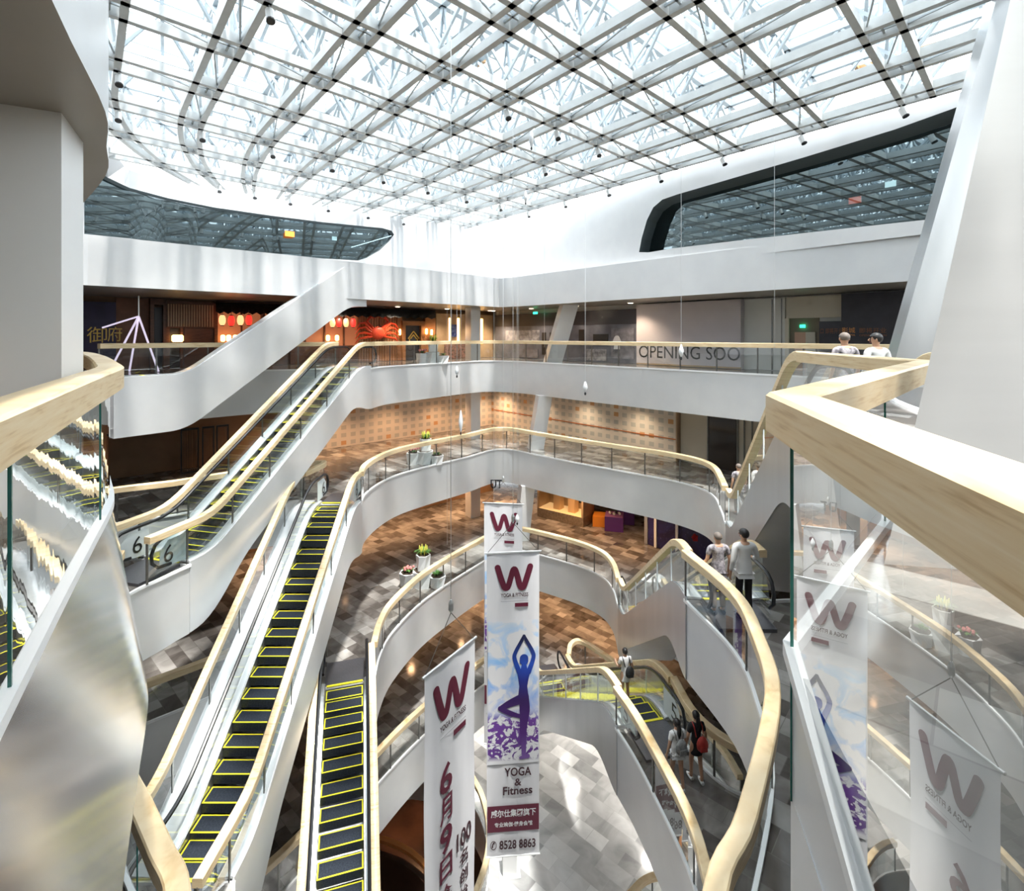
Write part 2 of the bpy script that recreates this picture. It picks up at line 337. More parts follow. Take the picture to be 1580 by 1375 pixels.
def upper(px, py, tt, tb, zt, zb=3.0):
    if tt is LT and px < 215 and py > interp(LT, px)+2:       # the glazed stretch stays flat although the roof edge curls forward
        a, b = upper(222, 330, tt, tb, zt), upper(300, 330, tt, tb, zt); return Plane(a.xy, (b-a).xy).at(px, py)
    return D(px, py, P(px, interp(tt, px), zt(px)).y)
def parapet(name, tb, x0, x1, tt, zt, n=40):
    xs = [x0+(x1-x0)*i/n for i in range(n+1)]; lo = [P(x, interp(tb, x), 3.0) for x in xs]; hi = [Vector((p.x, p.y, ZP)) for p in lo]
    bk = [Vector((*upper(x, 400, tt, tb, zt).xy, ZP)) for x in xs]; mb = MB(); mb.strip(lo, hi); mb.strip(hi, bk); return struct(name, mb, 'panel')
far8 = [P(x, interp(LB, x), 3.0) for x in range(130, 770, 20)]+[P(x, interp(RB, x), 3.0) for x in list(range(770, 1580, 30))]
near8 = [(16,12),(14,5),(7.5,2.3),(2.7,1.7),(1.75,1.1),(.3,-1.3),(-1.2,.9),(-2.2,2.5),(-2.9,3.72),(-3.42,4.4),(-4.05,5.2),(-5.5,6.6),(-7.5,8.5),(-10.5,11),(-12.6,13.6),(-13.6,15.2)]  # its unseen right stretch is shaped to shade the near right floor
OUT[8] = [Vector((p.x, p.y, 0)) for p in far8]+[Vector((p.x, p.y, 0)) for p in cat([(x, y, 0) for x, y in near8], 4)]
RECT = [Vector(q) for q in ((-34, -3, 0), (30, -3, 0), (30, 46, 0), (-34, 46, 0))]
THK = {8: 1.4, 7: 1.65, 6: 1.65, 5: 1.65, 4: 1.65, 3: 1.5}
NAMEF = {8: 'eighth', 7: 'seventh', 6: 'sixth', 5: 'fifth', 4: 'fourth', 3: 'third'}
def near_leg(k, p): return k == 7 and p.x > .2 and p.y < 2.2
def sheet(name, k, z, m_):
    hole = [p+Vector((.05, -.01, 0)) if near_leg(k, p) else p for p in OUT[k]]; allp = RECT+hole; tri = tessellate_polygon([RECT, hole])
    return struct(name, MB().add([(p.x, p.y, z) for p in allp], [tuple(t) for t in tri]), m_)
class FB(MB):                             # a fascia strip whose near left stretch is mirror grey
    def strip(s, A, B, mi=0):
        n = len(A); s.add(list(A)+list(B), [(i, i+1, n+i+1, n+i) for i in range(n-1)])
        s.mi = [1 if s.k == 7 and A[i].x < .2 and A[i].y < 7 and A[i].x > -6 else 0 for i in range(n-1)]; return s
def fsplit(o, k): q = FB(); q.k = k; return q
tn = 0
for k in (8, 7, 6, 5, 4, 3):
    if k < 8: sheet('floor', k, Z[k], 'marble_lit' if k == 3 else 'marble')
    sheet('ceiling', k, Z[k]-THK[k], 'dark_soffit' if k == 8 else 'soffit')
    o = OUT[k]+[OUT[k][0]]
    def low(p):                          # the near left fascia flares out towards its foot
        q = .26*max(0., min(1., (7.5-p.y)/1.5))*max(0., min(1., (-p.x-1)/.5)) if k == 7 else 0
        return Vector((p.x+.8*q, p.y+.6*q, Z[k]-THK[k]-.02))
    fas = ['panel', 'fascia']
    if k < 8: tn += 1; struct(f'trim_{tn}', fsplit(o, k).strip([Vector((p.x, p.y, Z[k]+(-.58 if near_leg(k, p) else .06))) for p in o], [low(p) for p in o]), fas, smooth=True)
    if k < 8: tn += 1; struct(f'trim_{tn}', MB().sweep([p+Vector((0, 0, -.64 if near_leg(k, p) else 0)) for p in o[:-1]], [(-.025, Z[k]+.0), (.03, Z[k]), (.03, Z[k]+.06), (-.025, Z[k]+.06)], closed=True), 'lip')
a_, b_ = Vector((1.22, 2.284, 0)), Vector((.83, .73, 0)); c_ = Vector((.05, -.01, 0)); a0, b0 = a_+(b_-a_)*.04, b_+(b_-a_)*.9
tn += 1; struct(f'trim_{tn}', MB().add([p+Vector((0, 0, z)) for p, z in ((a0, -.6), (b0, -.6), (b0+c_, -.6), (a0+c_, -.6), (b0+c_, .0), (a0+c_, .0))], [(0, 1, 2, 3), (3, 2, 4, 5)]), 'panel_grey')
struct('floor', MB().add([(-34,-3,Z[2]),(30,-3,Z[2]),(30,46,Z[2]),(-34,46,Z[2])], [(0,1,2,3)]), 'floor_dark')

# ------------------------------------------------------------------ back walls behind the shops
def wall_box(name, pl, u0, u1, z0, z1, off, thick, m_):
    a, b = pl.pt(u0, z0, off), pl.pt(u1, z0, off); t = -pl.n*thick
    return struct(name, MB().hexa([a, b, b+t, a+t], [p+Vector((0, 0, z1-z0)) for p in (a, b, b+t, a+t)]), m_)
UC_L = (Vector((-1.25, 34.5, 0))-PL.p).dot(PL.d); UC_R = (Vector((-1.25, 34.5, 0))-PR.p).dot(PR.d)
struct('wall_light_blocker', MB().add([(-34, -3, -22), (30, -3, -22), (30, -3, 9.9), (-34, -3, 9.9)], [(0, 1, 2, 3)]), 'wall_grey')  # added behind the camera, out of view, to block light from there
for k in (7, 6, 5, 4, 3):
    z1 = Z[k+1]-THK[k+1]-.01
    wall_box('wall_left', PL, -26, UC_L, Z[k]+.01, z1, 0, .3, 'wall_brown')
    wall_box('wall_right', PR, -14 if k != 5 else -14, UC_R, Z[k]+.01, z1, -.02 if k != 5 else -6.0, .3, 'wall_grey' if k in (7, 6) else 'wall_brown')

# ------------------------------------------------------------------ upper walls with the ribbon windows
zr = lambda px: ZR+.05
zl = lambda px: ZR+.05
def chain(hole):                          # the upper and lower edge of a window outline, left to right
    il = min(range(len(hole)), key=lambda i: hole[i][0]); ir = max(range(len(hole)), key=lambda i: hole[i][0]); n = len(hole)
    f_ = [hole[(il+k) % n] for k in range((ir-il) % n+1)]; g_ = [hole[(il-k) % n] for k in range((il-ir) % n+1)]
    return (f_, g_) if sum(p[1] for p in f_)/len(f_) < sum(p[1] for p in g_)/len(g_) else (g_, f_)
def upper_wall(name, tt, tb, zt, x0, x1, hole):
    def Lw(x): q = upper(x, 400, tt, tb, zt); return Vector((q.x, q.y, ZP-.3))
    up, lo = chain(hole); xl, xr = up[0][0], up[-1][0]
    xs = sorted(set([x0, x1]+[x for x in range(int(x0), int(x1)+1, 30)]+[p[0] for p in hole if x0 < p[0] < x1])); mb = MB(); U = lambda x, y: upper(x, y, tt, tb, zt)
    for a, b in zip(xs, xs[1:]):
        if b <= xl or a >= xr: mb.add([Lw(a), Lw(b), U(b, interp(tt, b)), U(a, interp(tt, a))], [(0, 1, 2, 3)])
        else:
            mb.add([U(a, interp(up, a)), U(b, interp(up, b)), U(b, interp(tt, b)), U(a, interp(tt, a))], [(0, 1, 2, 3)])
            mb.add([Lw(a), Lw(b), U(b, interp(lo, b)), U(a, interp(lo, a))], [(0, 1, 2, 3)])
    return struct(name, mb, 'panel')
HR = [(986, 389), (990, 368), (998, 340), (1008, 320), (1022, 308), (1045, 300), (1100, 284), (1240, 243), (1380, 200), (1500, 157), (1522, 240), (1430, 339), (1300, 353), (1150, 370), (1040, 383), (1000, 389.5)]
HL = [(108, 345), (112, 240), (140, 257), (166, 274), (200, 290), (260, 306), (330, 320), (420, 333), (500, 343), (560, 349), (590, 352), (604, 356), (608, 362), (600, 373), (585, 387), (566, 398), (552, 402), (500, 399), (420, 393), (300, 381), (200, 368), (150, 363), (112, 359)]
upper_wall('wall_right_upper', RT, RB, zr, 770, 1600, HR)
upper_wall('wall_left_upper', LT, LB, zl, 102, 770, HL)
parapet('wall_left_parapet', LB, 102, 770, LT, zl); parapet('wall_right_parapet', RB, 770, 1600, RT, zr)
def ribbon(name, hole, tt, tb, zt, n, deep, tilt):
    A = [upper(a, b, tt, tb, zt) for a, b in hole]; m_ = len(A); zc = sum(p.z for p in A)/m_
    inn = lambda p: p-n*deep+Vector((0, 0, tilt*max(0, p.z-zc)))
    w = struct(name, MB().add(A+[inn(p) for p in A], [(i, (i+1) % m_, m_+(i+1) % m_, m_+i) for i in range(m_)]), M['reveal'])
    up, lo = chain(hole); x0, x1 = up[0][0], up[-1][0]; xs = sorted(set([x0+.5+(x1-x0-1)*i/30 for i in range(31)]+[p[0]+.01 for p in hole if x0 < p[0] < x1]))
    T = [inn(upper(x, interp(up, x), tt, tb, zt)) for x in xs]; B = [inn(upper(x, interp(lo, x), tt, tb, zt)) for x in xs]
    obj('pane', MB().strip(T, B), 'glass_win', w, smooth=True)
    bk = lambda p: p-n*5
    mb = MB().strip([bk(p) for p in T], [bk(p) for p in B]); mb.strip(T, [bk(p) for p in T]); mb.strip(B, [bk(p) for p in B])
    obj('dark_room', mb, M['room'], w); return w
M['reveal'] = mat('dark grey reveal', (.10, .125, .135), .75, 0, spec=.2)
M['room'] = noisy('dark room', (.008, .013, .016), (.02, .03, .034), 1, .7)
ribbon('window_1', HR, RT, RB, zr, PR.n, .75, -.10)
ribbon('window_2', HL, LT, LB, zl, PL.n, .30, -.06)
# the near left wall above the seventh-floor corner
seg = cat([(x, y, 0) for x, y in near8[5:]], 4)+[far8[0]]
struct('wall_left_near', MB().strip([Vector((p.x, p.y, 3.0)) for p in seg], [Vector((p.x, p.y, ZR+.4)) for p in seg]), 'panel', smooth=True)

# ------------------------------------------------------------------ glazed roof on crossed triangular trusses
SC = 6.6/6.2
N00 = Vector((1.31*SC, 14.9*SC, 0)); VA = Vector((1.44*SC, 1.43*SC, 0)); VB = Vector((-1.58*SC, 1.93*SC, 0))
def lat(i, j):                            # the trusses that run to the left wall bend sideways near it
    c = interp([(-9, 1.3), (-5, .9), (-4, .58), (-3, .33), (-2, .12), (-1, 0), (9, 0)], i); q = max(0., (j-2.6)/2.4)
    return N00+VA*(i+c*q*q)+VB*j
JL = 5.6                                  # where the trusses meet the left wall
def jl(i): return 5.75-.09*max(0., i+1.5)
def zroof(i, j): return ZR
I0, I1, J0 = -6.0, 3.16, -6.0
HT = 1.55
ords = ['first', 'second', 'third', 'fourth', 'fifth', 'sixth', 'seventh', 'eighth', 'ninth', 'tenth', 'eleventh', 'twelfth', 'thirteenth', 'fourteenth']
GAP = .26
def lp(i, j, dz=0.): v = lat(i, j); return Vector((v.x, v.y, zroof(i, j)+dz))
def truss(label, fn, k0, k1, grp):        # fn(t, side, dz)
    c = fn((k0+k1)/2, 0, 0); r = thing('roof_truss', label, 'roof truss', c, grp)
    ts = []; t = k0
    while t < k1-1e-6: ts.append(t); t += .25
    ts.append(k1)
    for sd in (-1, 1):
        obj('bottom_chord', MB().sweep([fn(t, sd, 0) for t in ts], [(-.075, -.11), (.075, -.11), (.075, .11), (-.075, .11)]), 'truss', r)
    obj('top_chord', MB().sweep([fn(t, 0, HT) for t in ts], [(-.08, -.10), (.08, -.10), (.08, .10), (-.08, .10)]), 'truss_web', r)
    w = MB(); t = k0
    while t < k1-.4:
        a, b = t, min(k1, t+1.0); mid = (a+b)/2
        for sd in (-1, 1):
            w.beam(fn(a, sd, .05), fn(mid, 0, HT-.05), .07, .07); w.beam(fn(mid, 0, HT-.05), fn(b, sd, .05), .07, .07); w.beam(fn(a, sd, .05), fn(a, 0, HT-.05), .065, .065)
        w.beam(fn(a, -1, 0), fn(a, 1, 0), .05, .05); w.beam(fn(a, -1, 0), fn(b, 1, 0), .035, .035)
        t += 1.0
    obj('web_members', w, 'truss_web', r); return r
for a, j in enumerate(range(5, -6, -1)):
    truss(f'white triangular roof truss parallel to the left wall, {ords[a]} counted from that wall', lambda t, sd, dz, j=j: lp(t, j+sd*GAP*.5*1.0, dz), I0, I1, 'roof trusses parallel to the left wall')
for a, i in enumerate(range(3, -6, -1)):
    truss(f'white roof truss with chords dipping to the left wall, {ords[a]} counted from the right wall', lambda t, sd, dz, i=i: lp(i+sd*GAP*.5-.02, t, dz), J0, jl(i), 'roof trusses running out from the left wall')
# glazing: bars and panes above the trusses
M['vent_wood'] = mat('tan vent frame', (.42, .24, .10), .5)
g = thing('skylight', 'clear glass skylight in thin white bars above the crossed roof trusses', 'skylight', (0, 10, ZR+2))
bars = []
for q in range(int(I0*2), 7):
    i = q/2; bars.append((lp(i, J0, 0), lp(i, JL, 0)))
nb = 0
for a, b in bars:
    a.z = b.z = ZR+HT+.28
    obj('glazing_bar', MB().beam(a, b, .09, .12), 'truss_web', g)
for q in range(int(J0*2), 12):
    a, b = lp(I0, q/2), lp(I1, q/2); a.z = b.z = ZR+HT+.30
    obj('glazing_bar', MB().beam(a, b, .08, .11), 'truss_web', g)
c4 = [lp(I0, J0), lp(I1, J0), lp(I1, JL), lp(I0, JL)]
obj('pane', MB().add([(p.x, p.y, ZR+HT+.40) for p in c4], [(0, 1, 2, 3)]), 'glass_roof', g)
for a_, b_ in (((1325, 106), (1450, 68)), ((700, 116), (728, 104)), ((733, 101), (748, 92)), ((1008, 150), (1034, 166)), ((1316, 94), (1325, 108))):
    obj('vent_frame', MB().beam(P(*a_, ZR+HT+.1), P(*b_, ZR+HT+.1), .10, .16), M['vent_wood'], g)
# ------------------------------------------------------------------ columns
def column(label, rings, m_='panel'):
    c = rings[0][0]; t = thing('column', label, 'column', c); mb = MB()
    for a, b in zip(rings, rings[1:]): mb.hexa(a, b)
    obj('cladding', mb, m_, t); return t
def sq(c, w, d, ang=0):
    c = Vector(c); u = Vector((math.cos(ang), math.sin(ang), 0)); v = Vector((-u.y, u.x, 0)); return [c-u*w/2-v*d/2, c+u*w/2-v*d/2, c+u*w/2+v*d/2, c-u*w/2+v*d/2]
cc = D(729.5, 500, 29.6)
column('upright silver column behind the banners, at the far corner of the void', [sq((cc.x, cc.y, z), .62, .62, .62) for z in (Z[3], Z[4], Z[5], Z[6], Z[7], 3.0)])
for (k, a, b, Y, z0, z1, ww, lab) in ((7, (878, 470), (850, 568), 27.2, 0, 3.0, .85, 'slanted silver column on the top gallery in front of grey shopfronts'),
                     (6, (839, 612), (824, 705), 26.9, -4.4, -1.65, .72, 'slanted silver column standing before the dotted hoarding'),
                     (5, (813, 748), (800, 868), 26.2, -8.8, -6.05, .68, 'slanted silver column beside the lit display niche')):
    A, B = D(*a, Y), D(*b, Y); f_ = lambda z: A.x+(B.x-A.x)*(A.z-z)/(A.z-B.z)
    column(lab, [sq((f_(z0), Y, z0), ww, .6, .25), sq((f_(z1), Y, z1), ww, .6, .25)])
def slab_col(label, foot, z0, z1, dx, m_):
    lo = [Vector((x, y, z0)) for x, y in foot]; hi = [Vector((x+dx[0], y+dx[1], z1)) for x, y in foot]; return column(label, [lo, hi], m_)
a = D(1410, 665, 3.2); k_ = .2235
x0 = a.x-k_*(a.z-0)
slab_col('huge leaning white column beside the nearest handrail corner', [(x0, 3.2), (x0+2.6, 2.75), (x0+3.6, 3.75), (x0+.95, 4.15)], 0, 8.6, (k_*8.6, 0), 'pillar')
a = D(1383, 548, 9.6); k2 = .2815; x0 = a.x-k2*a.z
slab_col('leaning steel column behind the white one, by the escalator head', [(x0, 9.6), (x0+1.35, 9.2), (x0+2.0, 10.3), (x0+.7, 10.8)], 0, 8.6, (k2*8.6, 0), 'panel_grey')
slab_col('wide pale column inside the curved handrail end', [(-4.7, 3.0), (-3.23, 3.74), (-3.55, 4.32), (-5.0, 5.0)], 0, 3.0, (0, 0), 'white')
# ------------------------------------------------------------------ balustrades
RW, RH = .19, .17
def rail_prof(w=RW, h=RH): return [(-w/2, -h), (w/2, -h), (w/2, -.015), (w/2-.015, 0), (-w/2+.015, 0), (-w/2, -.015)]
def balustrade(label, path, zf, gl='glass', top=1.15, bottom=.04, step=1.55, posts=True, glass_low=None, wood_w=RW, group=None, splits=None):
    path = [Vector((p.x, p.y, 0)) for p in path]
    t = thing('balustrade', label, 'balustrade', (path[0].x, path[0].y, zf), group)
    obj('handrail', MB().sweep([p+Vector((0, 0, zf+top)) for p in path], rail_prof(wood_w)), 'wood', t, smooth=True)
    st, L = at_len(path, step); n = len(st)-1
    if splits:
        q_ = [0]+[d for d in splits if d < L]+[L]; st = []
        for d in q_:
            sg = cut_path(path, max(0, d-.05), min(L, d+.05)); st.append((cut_path(path, 0, d)[-1] if d > 0 else path[0], (sg[-1]-sg[0]).normalized(), d))
        n = len(st)-1
    low = zf+(bottom if glass_low is None else glass_low)
    for i in range(n):
        seg = cut_path(path, st[i][2]+.012, st[i+1][2]-.012)
        A = [p+Vector((0, 0, low)) for p in seg]; B = [p+Vector((0, 0, zf+top-RH+.01)) for p in seg]
        pa = obj('glass_pane', MB().strip(A, B), gl, t)
    if posts:
        for (p, d, _) in st:
            r = Vector((d.y, -d.x, 0)); obj('post', MB().beam(p+Vector((0, 0, zf+.03)), p+Vector((0, 0, zf+top-RH)), .05, .022, up=r), 'steel', t)
    else:
        for (p, d, _) in st[1:-1]:
            obj('pane_joint', MB().beam(p+Vector((0, 0, low)), p+Vector((0, 0, zf+top-RH)), .014, .012, up=Vector((d.y, -d.x, 0))), 'glass_edge', t)
    return t
def vp(k, a, b, sub=4):                  # a stretch of the void edge of storey k between two of its outline points
    o = OUT[k]; n = len(o); f_ = lambda q: min(range(n), key=lambda i: (o[i]-Vector((q[0], q[1], 0))).length)
    i, j = f_(a), f_(b)
    if j < i: j += n
    return [o[m_ % n] for m_ in range(i, j+1)]
balustrade('clear balustrade under the nearest curved handrail at the pale column', vp(7, (-.685, -.05), (-9.2, 10.2)), 0, 'glass_near', posts=False, splits=[2.39, 4.5, 6.6, 8.7], glass_low=-.05)
bn = balustrade('clear balustrade under the nearest angular handrail at the leaning white column', vp(7, (4.85, 8.45), (.15, -1.1)), 0, 'glass_right', posts=False, splits=[3.2, 5.35, 7.47, 9.6], glass_low=-.62)
balustrade('top gallery balustrade facing the lantern restaurant', vp(7, (-13.7, 17.3), (-7.55, 22.29)), 0)
balustrade('top gallery balustrade rounding the far corner past the grey shopfronts', vp(7, (-5.98, 22.2), (12.6, 14)), 0)
balustrade('second gallery balustrade crossing close under the curved glass at bottom left', vp(6, (-1.3, 1.5), (-8.5, 11.3)), Z[6], posts=False)
balustrade('second gallery balustrade behind the foot of the wide escalator', vp(6, (-12.9, 14.8), (-8.9, 18.4))+cat([(-8.3, 18.8, 0), (-7.6, 19.3, 0), (-7.1, 19.5, 0), (-6.95, 19.2, 0), (-7.02, 18.6, 0), (-7.15, 17.9, 0)], 4), Z[6])
balustrade('second gallery balustrade bending around the far corner past the dotted hoarding', vp(6, (-5.2, 17.95), (6.6, 16.1)), Z[6])
balustrade('second gallery balustrade swooping past the two people at the escalator', vp(6, (3.88, 11.4), (.8, 2.5)), Z[6], step=2.2)
balustrade('third gallery balustrade behind the narrow descending steps on the left', vp(5, (-11.2, 12.2), (-7.1, 16.3))+cat([(-6.6, 16.9, 0), (-6.25, 17.25, 0), (-6.02, 17.2, 0), (-5.88, 16.6, 0), (-5.6, 15.0, 0)], 4), Z[5])
balustrade('third gallery balustrade rounding the corner behind the hanging banners', vp(5, (-4.1, 15.5), (4.05, 19.6)), Z[5])
balustrade('short third gallery balustrade beside the person with the red backpack', vp(5, (6.3, 11.9), (4.25, 13.85)), Z[5], step=2.4)
balustrade('third gallery balustrade sweeping down in front of the two walkers', vp(5, (2.75, 13.55), (2, 4)), Z[5], step=1.9)
balustrade('fourth gallery balustrade rising behind the leaning long banner', vp(4, (-7.6, 11.2), (.9, 21.8)), Z[4])
balustrade('fourth gallery balustrade with a looped end at the escalator foot', vp(4, (2.35, 22.1), (7, 16)), Z[4])
balustrade('fourth gallery balustrade in orange light between two escalators', cat([(-6.9, 19.6, 0), (-7.35, 18.8, 0), (-7.9, 17.9, 0), (-8.7, 16.9, 0)], 4), Z[4])
balustrade('lowest curved balustrade around the dark stair opening', vp(3, (-2.5, 14.4), (-2.5, 22.3)), Z[3])
balustrade('lowest short balustrade at the bottom edge of the paved hall', cat([(3.6, 16.6, 0), (4.4, 17.2, 0), (5.1, 17.3, 0), (5.8, 16.9, 0)], 4), Z[3])

# ------------------------------------------------------------------ escalators
def step_proto():
    mb = MB(); w = .5; d = .405
    mb.box((-w, 0, -.20), (w, d, -.001), 0)
    mb.box((-w, d-.024, -.001), (w, d, .004), 1); mb.box((-w, 0, -.001), (w, .034, .004), 1); mb.box((-w, .034, -.001), (-w+.03, d-.024, .004), 1); mb.box((w-.03, .034, -.001), (w, d-.024, .004), 1)
    return mb
STEP_ME = None
def escalator(label, base, top, z0, z1, L=.85, R=.75, rails=(True, True), steps=True, group='escalators between the galleries', numeral=None, thick=1.65, slim=1.1, film_at='base', ext=0., inner=True, drop=0., rext=0., panel=('panel', 'panel'), wood_hi=1.15, post_l=None):
    global STEP_ME
    b = Vector((*base, 0)); e = Vector((*top, 0)); d = (e-b).normalized(); run = (e-b).length; r = Vector((d.y, -d.x, 0))
    m_ = (z1-z0)/(run-1.6)
    def h(t):
        def half(t): return 0 if t < .3 else (m_*(t-.3)**2/2 if t < 1.3 else m_*(t-.8))
        if t <= run/2: return z0+half(t)
        return z1-half(run-t)
    def pt(t, lat_, dz): v = b+d*t+r*lat_; return Vector((v.x, v.y, h(t)+dz))
    ts = [-1.1+i*(run+2.2)/56 for i in range(57)]; tm = [-ext+i*(run+ext+.06)/46 for i in range(47)]
    def tk(t):                           # the cladding is slimmer on the slope and deepens to the upper slab
        if slim is None: return thick
        q = max(0., min(1., (t-run+1.7)/1.6), min(1., (2.2-t)/2.1)); return slim+(thick-slim)*q*q*(3-2*q)
    T = thing('escalator', label, 'escalator', (b.x, b.y, z0), group)
    for sd, W_, pm in ((-1, L, panel[0]), (1, R, panel[1])):
        up_ = .14-(drop if sd < 0 else 0); rg = []
        for t in tm:
            for q, z in ((-.02, -tk(t)), (.02, -tk(t)), (.02, up_), (-.02, up_)): rg.append(pt(t, sd*(W_+.07)+q, z))
        n_ = len(tm); obj('side_panel', MB().add(rg, [(i*4+j, i*4+(j+1) % 4, i*4+4+(j+1) % 4, i*4+4+j) for i in range(n_-1) for j in range(4)]+[(0, 1, 2, 3), (n_*4-4, n_*4-3, n_*4-2, n_*4-1)]), pm, T, smooth=True)
        if inner or sd > 0: obj('deck', MB().sweep([pt(t, 0, 0) for t in tm], [(sd*.55, .09), (sd*.55, .13), (sd*(W_+.06), .16), (sd*(W_+.06), .11)]), 'deck', T)
        if inner: obj('skirt', MB().sweep([pt(t, sd*.535, 0) for t in tm], [(-.012, -.25), (.012, -.25), (.012, .12), (-.012, .12)]), 'steel_light', T)
        ti = [i*(run+1.5)/50-.75 for i in range(51)]
        hgt = lambda t: min(.88, .30+.62*math.sqrt(max(0., min(1., 1-(1-min(1., (t+.75)/.45))**2)))) if t < 0 else (min(.88, .30+.62*math.sqrt(max(0., 1-(1-min(1., (run+.75-t)/.45))**2))) if t > run else .88)
        if inner: obj('inner_glass', MB().strip([pt(t, sd*.62, .12) for t in ti], [pt(t, sd*.62, hgt(t)) for t in ti]), 'glass', T)
        loop = [pt(-.35, sd*.62, .22), pt(-.7, sd*.62, .26), pt(-.86, sd*.62, .42), pt(-.88, sd*.62, .62), pt(-.78, sd*.62, .82), pt(-.6, sd*.62, .91), pt(-.35, sd*.62, .93)]
        loop2 = [pt(run+q, sd*.62, z) for q, z in ((.35, .93), (.6, .91), (.78, .82), (.88, .62), (.86, .42), (.7, .26), (.35, .22))]
        if inner: obj('rubber_handrail', MB().tube(loop+[pt(t, sd*.62, .93) for t in tm]+loop2, .042, 6), 'black', T, smooth=True)
        if rails[0 if sd < 0 else 1]:
            tr_ = [-rext+i*(run+rext)/44 for i in range(45)]
            obj('wood_handrail', MB().sweep([pt(t, sd*W_, wood_hi) for t in tr_], rail_prof(.18, .165)), 'wood', T, smooth=True)
            np_ = max(2, round(run/1.45)); b0 = -1 if rext else 0
            for i in range(b0, np_):
                t0, t1 = max(-rext, run*i/np_)+.015, run*(i+1)/np_-.015; q = [t0+(t1-t0)*k/6 for k in range(7)]
                obj('outer_glass', MB().strip([pt(t, sd*W_, .14) for t in q], [pt(t, sd*W_, wood_hi-.14) for t in q]), 'glass', T)
                p0 = pt(max(-rext, run*i/np_), sd*W_, .05); obj('post', MB().beam(p0, p0+Vector((0, 0, wood_hi-.2)), .05, .025, up=r), post_l or 'steel', T)
    A_ = [pt(t, -L-.07, -tk(t)) for t in tm]; B_ = [pt(t, R+.07, -tk(t)) for t in tm]
    obj('underside', MB().strip(A_, B_), 'panel', T, smooth=True)
    for t0 in (-1.15, run):
        q = [pt(t0, -.56, .015), pt(t0, .56, .015), pt(t0+1.15, .56, .015), pt(t0+1.15, -.56, .015)]
        for p in q: p.z = (z0 if t0 < 0 else z1)+.07
        obj('landing_plate', MB().poly(q, (0, 0, -.09)), 'comb', T)
        tt = 0 if t0 < 0 else run
        c0 = pt(tt, -.5, 0); c1 = pt(tt, .5, 0); c0.z = c1.z = (z0 if t0 < 0 else z1)+.075; obj('comb_strip', MB().beam(c0, c1, .07, .02), 'yellow', T)
    if steps:
        n = int(run/.4)
        ang = math.atan2(d.y, d.x)-PI/2
        for i in range(n):
            p = pt(i*.4+.02, 0, 0); p.z = h(i*.4+.22)
            if STEP_ME is None:
                o = obj('step', step_proto(), ['tread', 'yellow'], None, base=(0, 0, 0)); STEP_ME = o.data
            else:
                o = bpy.data.objects.new('step', STEP_ME); COL.objects.link(o)
            o.parent = T; o.location = p-wp(T); o.rotation_euler = (0, 0, ang); WP[o.name] = p
    if numeral:
        tt = (-.72, .15) if film_at == 'base' else (run-.15, run+.72)
        for sd in (-1, 1):
            q = [pt(t, sd*.615, z) for t, z in ((tt[0]+.05, .22), (tt[1], .14), (tt[1], .82), (tt[0]+.3, .82), (tt[0]+.08, .62))] if film_at == 'base' else [pt(t, sd*.615, z) for t, z in ((tt[0], .14), (tt[1]-.05, .22), (tt[1]-.08, .62), (tt[1]-.3, .82), (tt[0], .82))]
            fm = obj('end_film', MB().poly(q, r*.004), 'film', T)
            c = pt((tt[0]+tt[1])/2+(.12 if sd < 0 else -.12)*1, sd*.615, .28); ex = d if sd > 0 else d
            for side_ in (1, -1):
                exx = d*side_; o3 = c+r*.0-exx*.14
                obj('numeral', text_mb(numeral, o3, exx, (0, 0, 1), .5, .012, fit=(.26, .42)), 'black', fm)
    return T
escalator('long escalator with the numeral 6 at its foot, climbing to the top gallery', (-8.9, 13.3), (-6.75, 22.1), Z[6], Z[7], .75, .75, numeral='6', rext=1.1)
escalator('wide escalator with yellow-edged steps falling straight from the second gallery', (-6.0, 9.7), (-6.0, 17.9), Z[5], Z[6], 1.2, .75, numeral='6', film_at='top', rext=1.0)
escalator('narrow escalator running down out of view left of the leaning banner', (-2.6, 7.4), (-4.87, 15.2), Z[4], Z[5], .75, .75)
escalator('escalator between the top gallery and the V-shaped rail, two people riding', (7.59, 15.7), (5.75, 8.2), Z[6], Z[7], 1.0, 1.0, slim=1.3, panel=('panel_grey', 'panel_grey'), post_l='steel_light')
escalator('escalator with two people stepping on, from the second to the third gallery', (4.85, 19.5), (4.65, 11.35), Z[5], Z[6], .8, .8, panel=('panel_grey', 'panel_grey'), post_l='steel_light')
escalator('escalator carrying the person with the black bag down to the fourth gallery', (1.6, 21.9), (3.5, 13.7), Z[4], Z[5], .75, .75, numeral='5', film_at='top', panel=('panel_grey', 'panel_grey'), post_l='steel_light')
escalator('covered escalator in plain white cladding rising behind to the upper wall', (-12.16, 17.34), (-7.36, 23.75), Z[7], Z[8], 1.0, 1.0, rails=(False, False), steps=False, thick=1.7, slim=None, ext=1.2, inner=False, drop=1.1)
